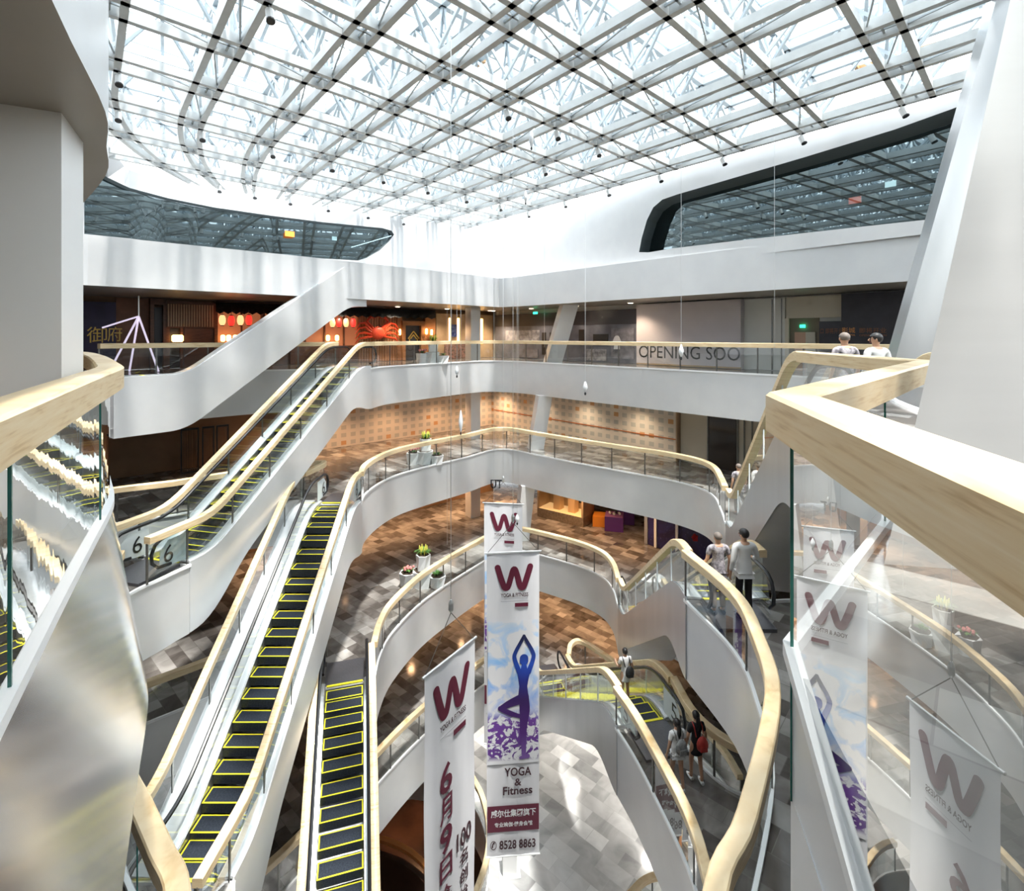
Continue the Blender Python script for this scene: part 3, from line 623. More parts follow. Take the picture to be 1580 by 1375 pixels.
# ------------------------------------------------------------------ shopfronts, signs and displays
def rect_on(mb, pl, px0, y0, px1, y1, off, thick, mi=0):       # a slab on a wall plane between two pixel corners; off = front face distance from the plane
    pts = [pl.at(x, y, off) for x, y in ((px0, y1), (px1, y1), (px1, y0), (px0, y0))]
    z0 = (pts[0].z+pts[1].z)/2; z1 = (pts[2].z+pts[3].z)/2
    pts[0].z = pts[1].z = z0; pts[2].z = pts[3].z = z1
    a, b = pts[0], pts[1]; t = pl.n*thick
    return mb.hexa([a, b, b-t, a-t], [Vector((p.x, p.y, z1)) for p in (a, b, b-t, a-t)], mi)
def slab(mb, pl, px0, px1, z0, z1, off, thick, mi=0):
    a, b = pl.at(px0, HY, off), pl.at(px1, HY, off); t = pl.n*thick
    return mb.hexa([Vector((p.x, p.y, z0)) for p in (a, b, b-t, a-t)], [Vector((p.x, p.y, z1)) for p in (a, b, b-t, a-t)], mi)
M['navy'] = noisy('deep violet hoarding', (.018, .013, .055), (.03, .02, .08), 2, .5)
M['gold'] = mat('gold lettering', (.62, .42, .10), .4, .3)
M['dark_wood'] = noisy('dark timber', (.075, .028, .012), (.13, .05, .022), 4, .45, 0, (1, 1, 6))
M['mid_wood'] = noisy('warm timber', (.30, .13, .05), (.40, .18, .07), 4, .45, 0, (1, 1, 6))
M['beige'] = noisy('beige stone', (.42, .30, .18), (.50, .37, .23), 2, .5)
M['slate'] = noisy('slate blue print', (.075, .08, .105), (.16, .17, .21), 1.2, .4)
M['slate_dark'] = mat('dark slate', (.035, .036, .045), .4)
M['lilac'] = noisy('pale lilac hoarding', (.56, .52, .55), (.60, .56, .58), 1, .5)
M['ink'] = mat('ink lettering', (.03, .03, .032), .5)
M['violet_black'] = noisy('violet black hoarding', (.02, .018, .026), (.03, .027, .038), 3, .45)
M['orange_text'] = mat('orange lettering', (.75, .30, .08), .5)
M['awning'] = noisy('dark slate awning', (.02, .022, .026), (.05, .055, .06), 8, .5)
M['lantern_red'] = mat('red lantern', (.65, .02, .02), .5, emit=(1, .03, .02), es=.7)
M['lantern_orange'] = mat('peach lantern', (.80, .34, .14), .5, emit=(1, .42, .18), es=.8)
M['crab'] = noisy('crab red', (.62, .045, .02), (.75, .10, .03), 7, .45)
M['warm_glow'] = mat('warm lamp glow', (1, .6, .25), .5, emit=(1, .55, .18), es=3.5)
M['white_glow'] = mat('white lamp glow', (1, 1, 1), .5, emit=(1, .95, .9), es=6)
M['green_glow'] = mat('green exit sign', (.02, .5, .25), .5, emit=(.03, .9, .4), es=1.6)
M['blue_ad'] = noisy('blue poster', (.03, .06, .30), (.30, .40, .75), 6, .4)
M['interior_warm'] = noisy('warm shop interior', (.16, .065, .028), (.24, .10, .045), 2, .5)
M['purple'] = mat('purple block', (.115, .035, .23), .5)
M['purple_top'] = mat('mauve top', (.40, .17, .42), .5)
M['orange'] = mat('orange block', (.75, .28, .03), .5)
M['crab_wood'] = noisy('pale slatted timber', (.55, .30, .16), (.62, .36, .20), 3, .5)
M['star_navy'] = None
m = M['star_navy'] = mat('starry navy panel', (.02, .012, .06), .35); n, l, b = nodes(m); c = coords(n, l, (1, 1, 1)); t1 = noise(n, l, c, .9, 6, 1.); t2 = noise(n, l, c, 22, 2)
r1 = ramp(n, [(.40, (.018, .010, .055)), (.62, (.035, .03, .16)), (.75, (.07, .10, .40))]); l.new(t1.outputs[0], r1.inputs[0])
r2 = ramp(n, [(.70, (0, 0, 0)), (.76, (.5, .5, .8))]); l.new(t2.outputs[0], r2.inputs[0])
mxx = n.new('ShaderNodeMix'); mxx.data_type = 'RGBA'; mxx.blend_type = 'ADD'; mxx.inputs[0].default_value = 1; l.new(r1.outputs[0], mxx.inputs[6]); l.new(r2.outputs[0], mxx.inputs[7]); l.new(mxx.outputs[2], b.inputs['Base Color'])
# restaurant front on the top gallery, left
T = thing('restaurant_front', 'timber restaurant front with dark awning and slatted screen on the top gallery', 'shopfront', PL.at(420, 560, .2))
q = MB(); slab(q, PL, 179, 232, 0.02, 2.95, .12, .1); obj('brown_panel', q, 'interior_warm', T)
q = MB(); slab(q, PL, 232, 238, 0.02, 2.9, .5, .5); slab(q, PL, 252, 257, 0.02, 2.9, .5, .5); slab(q, PL, 232, 257, 2.7, 2.95, .5, .5); obj('porch_frame', q, 'dark_wood', T)
q = MB(); slab(q, PL, 238.5, 251.5, .02, 2.6, .2, .1); obj('porch_glass', q, 'slate_dark', T)
q = MB(); slab(q, PL, 257, 333, 1.75, 2.85, .55, .4); obj('screen_back', q, 'dark_wood', T)
for i in range(18):
    q = MB(); slab(q, PL, 259+i*4.0, 261.3+i*4.0, 1.8, 2.75, .62, .06); obj('screen_slat', q, 'beige', T)
for a, b_ in ((257, 262), (279, 283), (331, 336), (405, 409), (448, 452)):
    q = MB(); slab(q, PL, a, b_, .02, 2.8, .5, .3); obj('timber_post', q, 'dark_wood', T)
q = MB(); slab(q, PL, 284, 331, .02, 1.74, .4, .2); obj('timber_panel', q, 'dark_wood', T)
q = MB(); slab(q, PL, 262, 279, .02, 1.74, .2, .1); obj('dark_window', q, 'dark', T)
q = MB(); slab(q, PL, 336, 552, .9, 2.6, .15, .1); obj('lit_back', q, mat('amber interior', (.30, .12, .06), .5, emit=(.9, .3, .12), es=.12), T)
q = MB(); slab(q, PL, 336, 552, .02, .9, .4, .3); obj('counter', q, 'dark_wood', T)
for a in (372, 430, 470, 500, 530):
    q = MB(); slab(q, PL, a, a+2.2, .9, 2.6, .3, .1); obj('mullion', q, 'dark_wood', T)
aw = MB(); A = PL.at(333, HY, 1.05); B_ = PL.at(672, HY, 1.05); N_ = 54
rows = []
for zz, of in ((2.46, 1.15), (2.62, .85), (2.92, .35)):
    rows.append([Vector((*(PL.at(333+339*i/N_, HY, of)).xy, zz-(.10 if (zz < 2.5 and i % 2) else 0))) for i in range(N_+1)])
aw.strip(rows[0], rows[1]); aw.strip(rows[1], rows[2]); obj('awning', aw, 'awning', T)
q = MB(); slab(q, PL, 333, 672, 2.7, 2.97, .35, .3); obj('fascia_beam', q, 'dark_wood', T)
q = MB(); slab(q, PL, 552, 613, .02, 2.6, .3, .2); obj('crab_board', q, M['crab_wood'], T)
for i in range(15):
    q = MB(); slab(q, PL, 553+i*4, 555+i*4, .02, 2.6, .34, .05); obj('board_slat', q, 'mid_wood', T)
q = MB(); slab(q, PL, 621, 626, .02, 2.2, .5, .3); slab(q, PL, 650, 656, .02, 2.2, .5, .3); slab(q, PL, 621, 656, 2.0, 2.25, .5, .3); obj('door_frame', q, 'mid_wood', T)
q = MB(); slab(q, PL, 626, 650, .02, 2.0, .3, .1); obj('entrance_door', q, 'slate_dark', T)
q = MB(); slab(q, PL, 656, 672, .02, 2.6, .4, .2); slab(q, PL, 613, 621, .02, 2.6, .4, .2); obj('side_panel', q, 'mid_wood', T)
for x, z in ((617, 1.45), (658, 1.5), (666, 1.45)):
    c = PL.at(x, HY, .62); obj('wall_lamp', MB().lathe((c.x, c.y, z), [(.05, 0), (.07, .05), (.07, .28), (.05, .33)], 8), 'warm_glow', T)
for x in (269, 274, 279, 344, 353, 363, 506, 520):
    c = PL.at(x, HY, .62); obj('small_lamp', MB().lathe((c.x, c.y, 1.15), [(.05, 0), (.10, .05), (.10, .25), (.05, .3)], 8), 'warm_glow', T)
q = MB()
for a, b_ in (((-.35, 0), (0, .42)), ((0, .42), (.38, 0)), ((-.2, 0), (0, .22)), ((0, .22), (.2, -.02)), ((-.26, -.3), (-.26, 0)), ((.26, -.3), (.26, 0))):
    c = PL.at(638, HY, .33); u0 = c+PL.d*a[0]; u1 = c+PL.d*b_[0]; q.beam((u0.x, u0.y, 1.25+a[1]), (u1.x, u1.y, 1.25+b_[1]), .05, .05)
obj('house_emblem', q, 'gold', T)
# lanterns
def lantern(px, py, kind, lab):
    c = PL.at(px, py, 1.3); t = thing('paper_lantern', lab, 'lantern', (c.x, c.y, c.z-.2), 'paper lanterns under the awning')
    obj('shade', MB().lathe((c.x, c.y, c.z-.22), [(.06, 0), (.105, .05), (.13, .14), (.135, .22), (.13, .30), (.105, .39), (.06, .44)], 12), kind, t, smooth=True)
    obj('cap', MB().lathe((c.x, c.y, c.z+.22), [(.075, 0), (.075, .035)], 10).lathe((c.x, c.y, c.z-.255), [(.075, 0), (.075, .035)], 10), 'black', t)
    obj('cord', MB().tube([(c.x, c.y, c.z+.25), (c.x, c.y, 2.6)], .012, 5), 'black', t)
for a, (px, py, kd) in enumerate(((343, 494, 0), (357, 495, 1), (371, 494, 0), (384, 494, 1))):
    lantern(px, py, ('lantern_orange', 'lantern_red')[kd], f"{('peach', 'red')[kd]} paper lantern {('nearest the slatted screen', 'between the two peach lanterns by the screen', 'third out from the slatted screen', 'fourth out from the slatted screen')[a]}")
for a, (px, py, kd) in enumerate(((513, 498, 0), (523, 498, 1), (534, 498, 0), (545, 498, 1))):
    lantern(px, py, ('lantern_orange', 'lantern_red')[kd], f"{('peach', 'red')[kd]} paper lantern {('farthest left of the crab', 'third to the left of the crab', 'second to the left of the crab', 'nearest the crab')[a]} on the restaurant front")
# crab
c = PL.at(583, 514, .75); T = thing('crab_sign', 'big red crab sculpture mounted on the slatted restaurant wall', 'sign', (c.x, c.y, c.z-.5)); u, v, w = PL.d, Vector((0, 0, 1)), PL.n
def cp(a, b_, k=0): return c+u*a+v*b_+w*k
bd = MB(); bd.ball((0, 0, 0), (.42, .14, .36), 12); bd.v = [tuple(cp(x, z, y)) for x, y, z in bd.v]; obj('shell', bd, 'crab', T, smooth=True)
for sd in (-1, 1):
    for i, (a0, a1, a2) in enumerate(((.25, .55, .15), (.05, .30, -.05), (-.15, .02, -.32), (-.3, -.25, -.55))):
        obj('walking_leg', MB().tube([cp(sd*.35, a0*.6), cp(sd*.75, a1), cp(sd*1.05, a1-.05), cp(sd*1.3, a2)], [.07, .065, .05, .02], 6), 'crab', T, smooth=True)
    obj('claw_arm', MB().tube([cp(sd*.25, .25), cp(sd*.62, .62), cp(sd*.42, .85), cp(sd*.2, .98), cp(sd*.02, .95)], [.06, .07, .08, .10, .02], 7), 'crab', T, smooth=True)
    obj('pincer', MB().tube([cp(sd*.42, .85), cp(sd*.2, .84), cp(sd*.05, .86)], [.06, .045, .012], 6), 'crab', T, smooth=True)
    obj('eye', MB().ball(cp(sd*.12, .36, .1), .04, 6), 'black', T)
# violet hoarding with gold characters
T = thing('hoarding', 'deep violet hoarding with gold characters beside the pale column', 'hoarding', PL.at(150, 560, .3))
q = MB(); slab(q, PL, 100, 179, .02, 2.75, .35, .2); obj('board', q, 'navy', T)
e0 = PL.at(134, 529, .36); obj('lettering', text_mb('御', e0, PL.d, (0, 0, 1), 1, .01, fit=(.62, .62)), 'gold', T)
e0 = PL.at(166, 527, .36); obj('lettering', text_mb('府', e0, PL.d, (0, 0, 1), 1, .01, fit=(.46, .6)), 'gold', T)
# tall white tripod of light tubes
c = PL.at(214, HY, 2.2); T = thing('tripod_stand', 'tall lilac-white tripod of thin tubes before the violet hoarding', 'tripod', (c.x, c.y, 0)); tp = Vector((c.x, c.y, 2.15))
M['tube'] = mat('lilac white tube', (.75, .66, .78), .4, emit=(.8, .7, .9), es=.35)
for a, b_ in ((-.95, .3), (.62, .1), (-.2, -.9)):
    p = c+PL.d*a+PL.n*b_; obj('leg', MB().tube([tp, (p.x, p.y, .02)], .035, 6), 'tube', T)
obj('boom', MB().tube([tp, tp-PL.d*1.1+Vector((0, 0, -.45))], .03, 6), 'tube', T); obj('mast', MB().tube([tp, tp+Vector((0, 0, .78))], .03, 6), 'steel_light', T)
# stone corner with poster, right of the restaurant
T = thing('wall_cladding', 'beige stone cladding with lit strips and a blue screen beside the upright column', 'wall cladding', PL.at(700, 556, .3))
q = MB(); slab(q, PL, 673, 760, .02, 2.75, .3, .2); obj('stone', q, 'beige', T)
for a, b_, mm in ((693, 695, 'warm_glow'), (706, 709, 'warm_glow'), (742, 745, 'warm_glow')):
    q = MB(); slab(q, PL, a, b_, .9, 2.5, .34, .05); obj('lit_strip', q, mm, T)
q = MB(); slab(q, PL, 696, 705, 1.35, 2.1, .38, .06); obj('screen', q, 'blue_ad', T)
q = MB(); slab(q, PL, 686, 722, .02, .95, .6, .05); obj('floral_panel', q, noisy('speckled floral panel', (.10, .075, .06), (.42, .22, .18), 9, .5), T)
# grey printed shop hoarding on the right wall
T = thing('shop_hoarding', 'slate grey hoarding printed with a clothing shop behind the slanted column', 'hoarding', PR.at(870, 560, .2))
q = MB(); slab(q, PR, 764, 982, .02, 2.75, .25, .2); obj('board', q, 'slate', T)
q = MB(); slab(q, PR, 764, 982, 2.0, 2.75, .28, .05); obj('top_band', q, 'slate_dark', T)
M['print_pale'] = noisy('pale printed shapes', (.12, .12, .14), (.42, .42, .46), 3.5, .5); M['print_mid'] = noisy('grey print', (.09, .09, .11), (.22, .22, .26), 2.5, .5)
for a, b_, z0, z1, mm in ((780, 832, 1.05, 1.75, 'print_pale'), (782, 836, .95, 1.05, 'dark'), (836, 842, .3, 1.6, 'dark'), (848, 853, .3, 1.6, 'dark'), (893, 901, .9, 1.75, 'dark'), (915, 938, .9, 1.5, 'dark'), (943, 978, .25, 1.8, 'print_mid'), (800, 830, .1, .6, 'print_mid'), (905, 935, .1, .7, 'print_pale')):
    q = MB(); slab(q, PR, a, b_, z0, z1, .285, .03); obj('printed_patch', q, mm, T)
q = MB(); c = PR.at(952, HY, .3); d_ = PR.d; o3 = c-Vector((0, 0, c.z))
pts = [(-.16, .72), (-.12, 1.1), (-.22, .95), (-.27, 1.0), (-.12, 1.35), (-.05, 1.42), (.05, 1.42), (.12, 1.35), (.27, 1.0), (.22, .95), (.12, 1.1), (.16, .72)]
q.poly([o3+d_*a*1.2+Vector((0, 0, b_)) for a, b_ in pts], PR.n*.02); obj('printed_coat', q, mat('pale coat print', (.55, .56, .60), .6), T)
e = PR.at(826, 483, .7); tag(obj('exit_sign', MB().beam(e-PR.d*.16, e+PR.d*.16, .05, .13), 'green_glow'), 'small green exit sign hanging before the slate shop hoarding', 'sign')
# lilac OPENING SOON hoarding
T = thing('hoarding', 'pale lilac hoarding lettered OPENING SOO on the top gallery', 'hoarding', PR.at(1060, 565, .4))
q = MB(); slab(q, PR, 982, 1143, .02, 2.93, .42, .4); obj('board', q, 'lilac', T)
a = PR.at(986, 551.5, .425); b_ = PR.at(1142, 556.5, .425); obj('lettering', text_mb('OPENING SOO', a, -PR.d if (b_-a).dot(PR.d) < 0 else PR.d, (0, 0, 1), 1, .006, fit=((b_-a).xy.length, .58)), 'ink', T)
q = MB(); slab(q, PR, 982, 1143, .02, .09, .45, .05); obj('skirting', q, 'beige', T)
# pale doors and corridor
T = thing('service_doors', 'pale grey service doors with a dark seam beside the lilac hoarding', 'door', PR.at(1178, 565, .2))
q = MB(); slab(q, PR, 1143, 1211, .02, 2.93, .12, .1); obj('door_panel', q, 'wall_grey', T)
for a, b_ in ((1146, 1147), (1190, 1192.5), (1205, 1206.5)):
    q = MB(); slab(q, PR, a, b_, .02, 2.9, .14, .04); obj('seam', q, 'steel', T)
T = thing('corridor_opening', 'beige corridor opening with a half open door and green sign', 'corridor', PR.at(1250, 575, .2))
q = MB(); slab(q, PR, 1213, 1300, 2.1, 2.93, .14, .1); slab(q, PR, 1211, 1217, .02, 2.1, .14, .1); obj('surround', q, mat('cream surround', (.62, .57, .47), .5), T)
q = MB(); slab(q, PR, 1217, 1264, .02, 2.1, .03, .04); obj('recess', q, mat('dim corridor', (.20, .165, .12), .6), T)
q = MB(); slab(q, PR, 1226, 1243, .02, 1.55, .07, .04); obj('door_leaf', q, mat('salmon door', (.55, .34, .24), .5), T)
q = MB(); slab(q, PR, 1243, 1258, .02, 1.55, .07, .04); obj('door_leaf', q, mat('cream door', (.60, .55, .46), .5), T)
q = MB(); slab(q, PR, 1234, 1242, 1.72, 1.84, .12, .05); obj('exit_sign', q, 'green_glow', T)
# dark hoarding with orange letters
T = thing('hoarding', 'violet black hoarding with orange lettering beyond the two heads', 'hoarding', PR.at(1340, 575, .4))
q = MB(); slab(q, PR, 1298, 1420, .02, 2.93, .5, .3); obj('board', q, 'violet_black', T)
q = MB(); slab(q, PR, 1264, 1298, .02, 1.95, .3, .2); obj('return_board', q, 'violet_black', T)
a = PR.at(1299, 514, .505); obj('lettering', text_mb('影城', a, -PR.d, (0, 0, 1), 1, .01, fit=(.42, .20)), 'orange_text', T)
a = PR.at(1299, 518.5, .505); obj('lettering', text_mb('CINEMA', a, -PR.d, (0, 0, 1), 1, .01, fit=(.42, .07)), 'orange_text', T)
M['orange_dim'] = mat('dim orange lettering', (.26, .10, .04), .5)
a = PR.at(1326, 514, .505); obj('lettering', text_mb('即将开业', a, -PR.d, (0, 0, 1), 1, .01, fit=(.80, .18)), 'orange_dim', T)
a = PR.at(1326, 519, .505); obj('lettering', text_mb('OPENING SOON', a, -PR.d, (0, 0, 1), 1, .01, fit=(.80, .07)), 'orange_dim', T)
a = PR.at(1266, 515, .305); obj('lettering', text_mb('口 即将开业', a, -PR.d, (0, 0, 1), 1, .01, fit=(.72, .2)), 'orange_dim', T)
# dotted hoarding on the second gallery, both sides of the corner
def dotted(name):
    m = mat(name, (.62, .56, .48), .5); n, l, b = nodes(m); t = n.new('ShaderNodeTexCoord'); s_ = n.new('ShaderNodeSeparateXYZ'); l.new(t.outputs['Object'], s_.inputs[0])
    def cell(o, per):
        k = n.new('ShaderNodeMath'); k.operation = 'DIVIDE'; k.inputs[1].default_value = per; l.new(o, k.inputs[0]); f_ = n.new('ShaderNodeMath'); f_.operation = 'FRACT'; l.new(k.outputs[0], f_.inputs[0])
        a_ = n.new('ShaderNodeMath'); a_.operation = 'SUBTRACT'; a_.inputs[1].default_value = .5; l.new(f_.outputs[0], a_.inputs[0]); b2 = n.new('ShaderNodeMath'); b2.operation = 'ABSOLUTE'; l.new(a_.outputs[0], b2.inputs[0])
        fl = n.new('ShaderNodeMath'); fl.operation = 'FLOOR'; l.new(k.outputs[0], fl.inputs[0]); return b2.outputs[0], fl.outputs[0]
    ax, ix = cell(s_.outputs[0], .52); az, iz = cell(s_.outputs[2], .40)
    mxm = n.new('ShaderNodeMath'); mxm.operation = 'MAXIMUM'; l.new(ax, mxm.inputs[0]); l.new(az, mxm.inputs[1])
    lt = n.new('ShaderNodeMath'); lt.operation = 'LESS_THAN'; lt.inputs[1].default_value = .27; l.new(mxm.outputs[0], lt.inputs[0])
    cb = n.new('ShaderNodeCombineXYZ'); l.new(ix, cb.inputs[0]); l.new(iz, cb.inputs[1]); wn_ = n.new('ShaderNodeTexWhiteNoise'); wn_.noise_dimensions = '2D'; l.new(cb.outputs[0], wn_.inputs['Vector'])
    rr = ramp(n, [(0, (.44, .43, .39)), (.87, (.48, .46, .42)), (.88, (.55, .31, .15)), (1, (.55, .33, .17))]); rr.color_ramp.interpolation = 'CONSTANT'; l.new(wn_.outputs[0], rr.inputs[0])
    mx_ = n.new('ShaderNodeMix'); mx_.data_type = 'RGBA'; mx_.inputs[6].default_value = (.64, .58, .50, 1); l.new(lt.outputs[0], mx_.inputs[0]); l.new(rr.outputs[0], mx_.inputs[7]); l.new(mx_.outputs[2], b.inputs['Base Color']); return m
M['dotted'] = dotted('beige board with rows of small squares')
def local_panel(name, pl, u0, u1, z0, z1, off, thick, m_, parent):
    L_ = u1-u0; p = pl.pt(u0, z0, off-thick); o = obj(name, MB().box((0, -thick if pl.n.dot(Vector((pl.d.y, -pl.d.x, 0))) > 0 else 0, 0), (L_, 0 if pl.n.dot(Vector((pl.d.y, -pl.d.x, 0))) > 0 else thick, z1-z0)), m_, None, base=(0, 0, 0))
    o.parent = parent; o.location = p-wp(parent); o.rotation_euler = (0, 0, pl.ang); WP[o.name] = p; return o
T = thing('hoarding', 'beige hoarding with rows of small squares and an orange stripe on the second gallery', 'hoarding', PR.at(900, 660, .3))
uR = sorted((PR.u(1049), UC_R)); local_panel('board', PR, uR[0], uR[1], Z[6]+.01, Z[6]+2.73, .35, .15, 'dotted', T)
q = MB(); a, b_ = PR.pt(uR[0], Z[6]+1.02, .37), PR.pt(uR[1], Z[6]+1.02, .37); q.beam(a, b_, .02, .05); obj('stripe', q, mat('orange stripe', (.50, .15, .04), .5), T)
q = MB(); a = PR.pt(PR.u(1049), Z[6]+.01, .36); b_ = PR.pt(PR.u(1049), Z[6]+.01, -.4); e = PR.d*(.06 if PR.u(1049) > UC_R else -.06); q.hexa([a, a+e, b_+e, b_], [p+Vector((0, 0, 2.7)) for p in (a, a+e, b_+e, b_)]); obj('end_board', q, mat('brown edge board', (.40, .28, .18), .5), T)
T = thing('hoarding', 'warm lit hoarding with rows of squares left of the upright column', 'hoarding', PL.at(620, 660, .3))
local_panel('board', PL, PL.u(440), UC_L-.4, Z[6]+.01, Z[6]+2.73, .30, .15, 'dotted', T)
# second gallery, right end: cream doors
T = thing('shop_entrance', 'cream walled entrance with a dark doorway past the dotted hoarding', 'shopfront', PR.at(1115, 705, .2))
q = MB(); slab(q, PR, 1050, 1215, Z[6]+.01, Z[6]+2.73, .10, .1); obj('cream_wall', q, mat('cream wall', (.58, .53, .43), .5), T)
q = MB(); slab(q, PR, 1092, 1136, Z[6]+.01, Z[6]+2.25, .14, .05); obj('doorway', q, mat('dark glossy doorway', (.035, .025, .02), .12), T)
for a in (1091, 1137, 1147, 1159):
    q = MB(); slab(q, PR, a, a+1.6, Z[6]+.01, Z[6]+2.35, .18, .08); obj('jamb', q, 'steel', T)
q = MB(); slab(q, PR, 1091, 1138, Z[6]+2.25, Z[6]+2.35, .18, .08); obj('lintel', q, 'beige', T)
# second gallery, left: dark gates and furniture
def gate(px0, px1, lab):
    c = PL.at((px0+px1)/2, HY, 1.0); t = thing('iron_gate', lab, 'gate', (c.x, c.y, Z[6]))
    q = MB()
    for a in (px0, px1): slab(q, PL, a-1, a+1, Z[6], Z[6]+1.9, 1.0, .06)
    slab(q, PL, px0, px1, Z[6], Z[6]+.08, 1.0, .06); slab(q, PL, px0, px1, Z[6]+1.82, Z[6]+1.9, 1.0, .06); obj('gate_frame', q, 'black', t)
    for i in range(1, 7):
        q = MB(); x = px0+(px1-px0)*i/7; slab(q, PL, x-.3, x+.3, Z[6]+.08, Z[6]+1.82, .99, .03); obj('bar', q, 'dark_wood', t)
gate(280, 306, 'black barred gate nearest the cladding of the white escalator'); gate(313, 330, 'black barred gate half hidden by the long handrails'); gate(335, 352, 'black barred gate farthest along the brown second gallery wall')
c = D(203, 690, 24.0); c.z = Z[6]; T = thing('cafe_table', 'black cafe table on the dark second gallery floor', 'table', c)
obj('table_top', MB().lathe((c.x, c.y, Z[6]+.72), [(.7, 0), (.7, .05)], 16), 'black', T); obj('pedestal', MB().tube([(c.x, c.y, Z[6]+.02), (c.x, c.y, Z[6]+.72)], .06), 'black', T); obj('foot', MB().lathe((c.x, c.y, Z[6]), [(.35, 0), (.3, .04)], 14), 'black', T)
def cafe_chair(px, ang, lab):
    c = D(px, 690, 23.6); c.z = Z[6]; t = thing('cafe_chair', lab, 'chair', c, 'cafe chairs'); R_ = Matrix.Rotation(ang, 3, 'Z')
    w = lambda x, y, z: c+R_ @ Vector((x, y, z))
    obj('seat', MB().hexa([w(-.24, -.24, .43), w(.24, -.24, .43), w(.24, .24, .43), w(-.24, .24, .43)], [w(-.24, -.24, .48), w(.24, -.24, .48), w(.24, .24, .48), w(-.24, .24, .48)]), 'dark_wood', t)
    obj('backrest', MB().hexa([w(-.22, .22, .55), w(.22, .22, .55), w(.22, .26, .55), w(-.22, .26, .55)], [w(-.2, .27, .92), w(.2, .27, .92), w(.2, .31, .92), w(-.2, .31, .92)]), 'dark_wood', t)
    for x in (-.21, .21):
        for y in (-.21, .23): obj('leg', MB().beam(w(x, y, .01), w(x, y, .43 if y < 0 else .9), .035, .035), 'black', t)
cafe_chair(214, .4, 'dark cafe chair beside the black table under the white escalator'); cafe_chair(236, -.7, 'dark cafe chair set farthest from the black table')
for a, px in enumerate((526, 546, 592)):
    c = P(px, 664, Z[6]); c.y -= 1.5; c.x *= .95; tag(obj('pouf', MB().lathe((c.x, c.y, Z[6]+.005), [(.38, 0), (.45, .08), (.46, .25), (.40, .34), (.1, .37)], 14), mat('grey felt', (.13, .11, .10), .9), smooth=True), ('low grey pouf on the brown floor, farthest from the upright column', 'low grey pouf on the brown floor between two others', 'low grey pouf on the brown floor, nearest the upright column')[a], 'pouf', 'poufs on the second gallery')
# third gallery, right: lit niche with bags, purple plinths, starry panel
T = thing('display_niche', 'lit beige display niche beside the slanted column on the third gallery', 'display', Vector((2.3, 28.6, Z[5])))
pn = Plane(P(826, 796, Z[5]).xy, (P(887, 811, Z[5])-P(826, 796, Z[5])).xy); pn.n = -pn.n if pn.n.y > 0 else pn.n
us, ue = pn.u(829), pn.u(900)
def pbox(mb, u0, u1, z0, z1, o0, o1):
    a = [pn.pt(u0, z0, o0), pn.pt(u1, z0, o0), pn.pt(u1, z0, o1), pn.pt(u0, z0, o1)]; return mb.hexa(a, [Vector((p.x, p.y, z1)) for p in a])
obj('plinth', pbox(MB(), us, ue, Z[5]+.005, Z[5]+.5, 0, -1.2), noisy('speckled stone plinth', (.22, .17, .12), (.34, .27, .20), 9, .5), T)
obj('lit_shelf', pbox(MB(), us+.1, ue-.1, Z[5]+.5, Z[5]+.53, 0, -1.2), mat('lit cream shelf', (.75, .52, .25), .5, emit=(1, .6, .25), es=.25), T)
obj('back_board', pbox(MB(), us, ue, Z[5]+.5, Z[5]+2.6, -1.15, -1.25), 'beige', T); obj('side_board', pbox(MB(), us, us+.12, Z[5]+.5, Z[5]+2.6, 0, -1.2), 'beige', T); obj('side_board', pbox(MB(), ue-.12, ue, Z[5]+.5, Z[5]+2.6, 0, -1.2), 'beige', T)
obj('mirror', pbox(MB(), ue-1.1, ue-.2, Z[5]+.9, Z[5]+1.7, -1.05, -1.14), 'slate_dark', T)
for a, k_ in ((.30, 'left'), (.62, 'right')):
    u0 = us+(ue-us)*a; t = thing('display_pedestal', f'pale wood pedestal topped by {"a black handbag" if a < .5 else "pale shoes"} in the lit niche', 'pedestal', pn.pt(u0+.2, Z[5]+.53, -.55)); obj('block', pbox(MB(), u0, u0+.42, Z[5]+.53, Z[5]+1.35, -.3, -.75), mat('pale wood pedestal', (.62, .45, .25), .5), t)
    c = pn.pt(u0+.21, Z[5]+1.35, -.5)
    if a < .5:
        hb = thing('handbag', 'black handbag standing on a pale pedestal in the niche', 'handbag', c); obj('body', MB().hexa([c+pn.d*x+pn.n*y for x, y in ((-.2, -.07), (.2, -.07), (.2, .07), (-.2, .07))], [c+pn.d*x+pn.n*y+Vector((0, 0, .24)) for x, y in ((-.15, -.04), (.15, -.04), (.15, .04), (-.15, .04))]), 'black', hb)
        obj('handle', MB().tube([c+pn.d*(.1*math.cos(k*PI/6))+Vector((0, 0, .24+.12*math.sin(k*PI/6))) for k in range(7)], .012, 5), 'black', hb)
    else:
        for x in (-.09, .09): tag(obj('shoe', MB().ball(c+pn.d*x+Vector((0, 0, .055)), (.06, .14, .055), 8), 'white', smooth=True), f'pale shoe on the pedestal, {"nearer the black handbag" if x < 0 else "farther from the black handbag"}', 'shoe', 'pale shoes on the pedestal')
def block(name, lab, px, py, Y, w, d_, h, m_, mt, ang=.6):
    c = D(px, py, Y); c.z = Z[5]; t = thing(name, lab, 'plinth', c); obj('base', MB().hexa(sq((c.x, c.y, Z[5]+.005), w, d_, ang), sq((c.x, c.y, Z[5]+h), w, d_, ang)), m_, t); obj('top', MB().hexa(sq((c.x, c.y, Z[5]+h), w-.02, d_-.02, ang), sq((c.x, c.y, Z[5]+h+.02), w-.02, d_-.02, ang)), mt, t); return c
cA = block('display_plinth', 'purple plinth with mauve top holding white shoes', 948, 815, 27.6, .95, .9, .75, 'purple', 'purple_top', -.25)
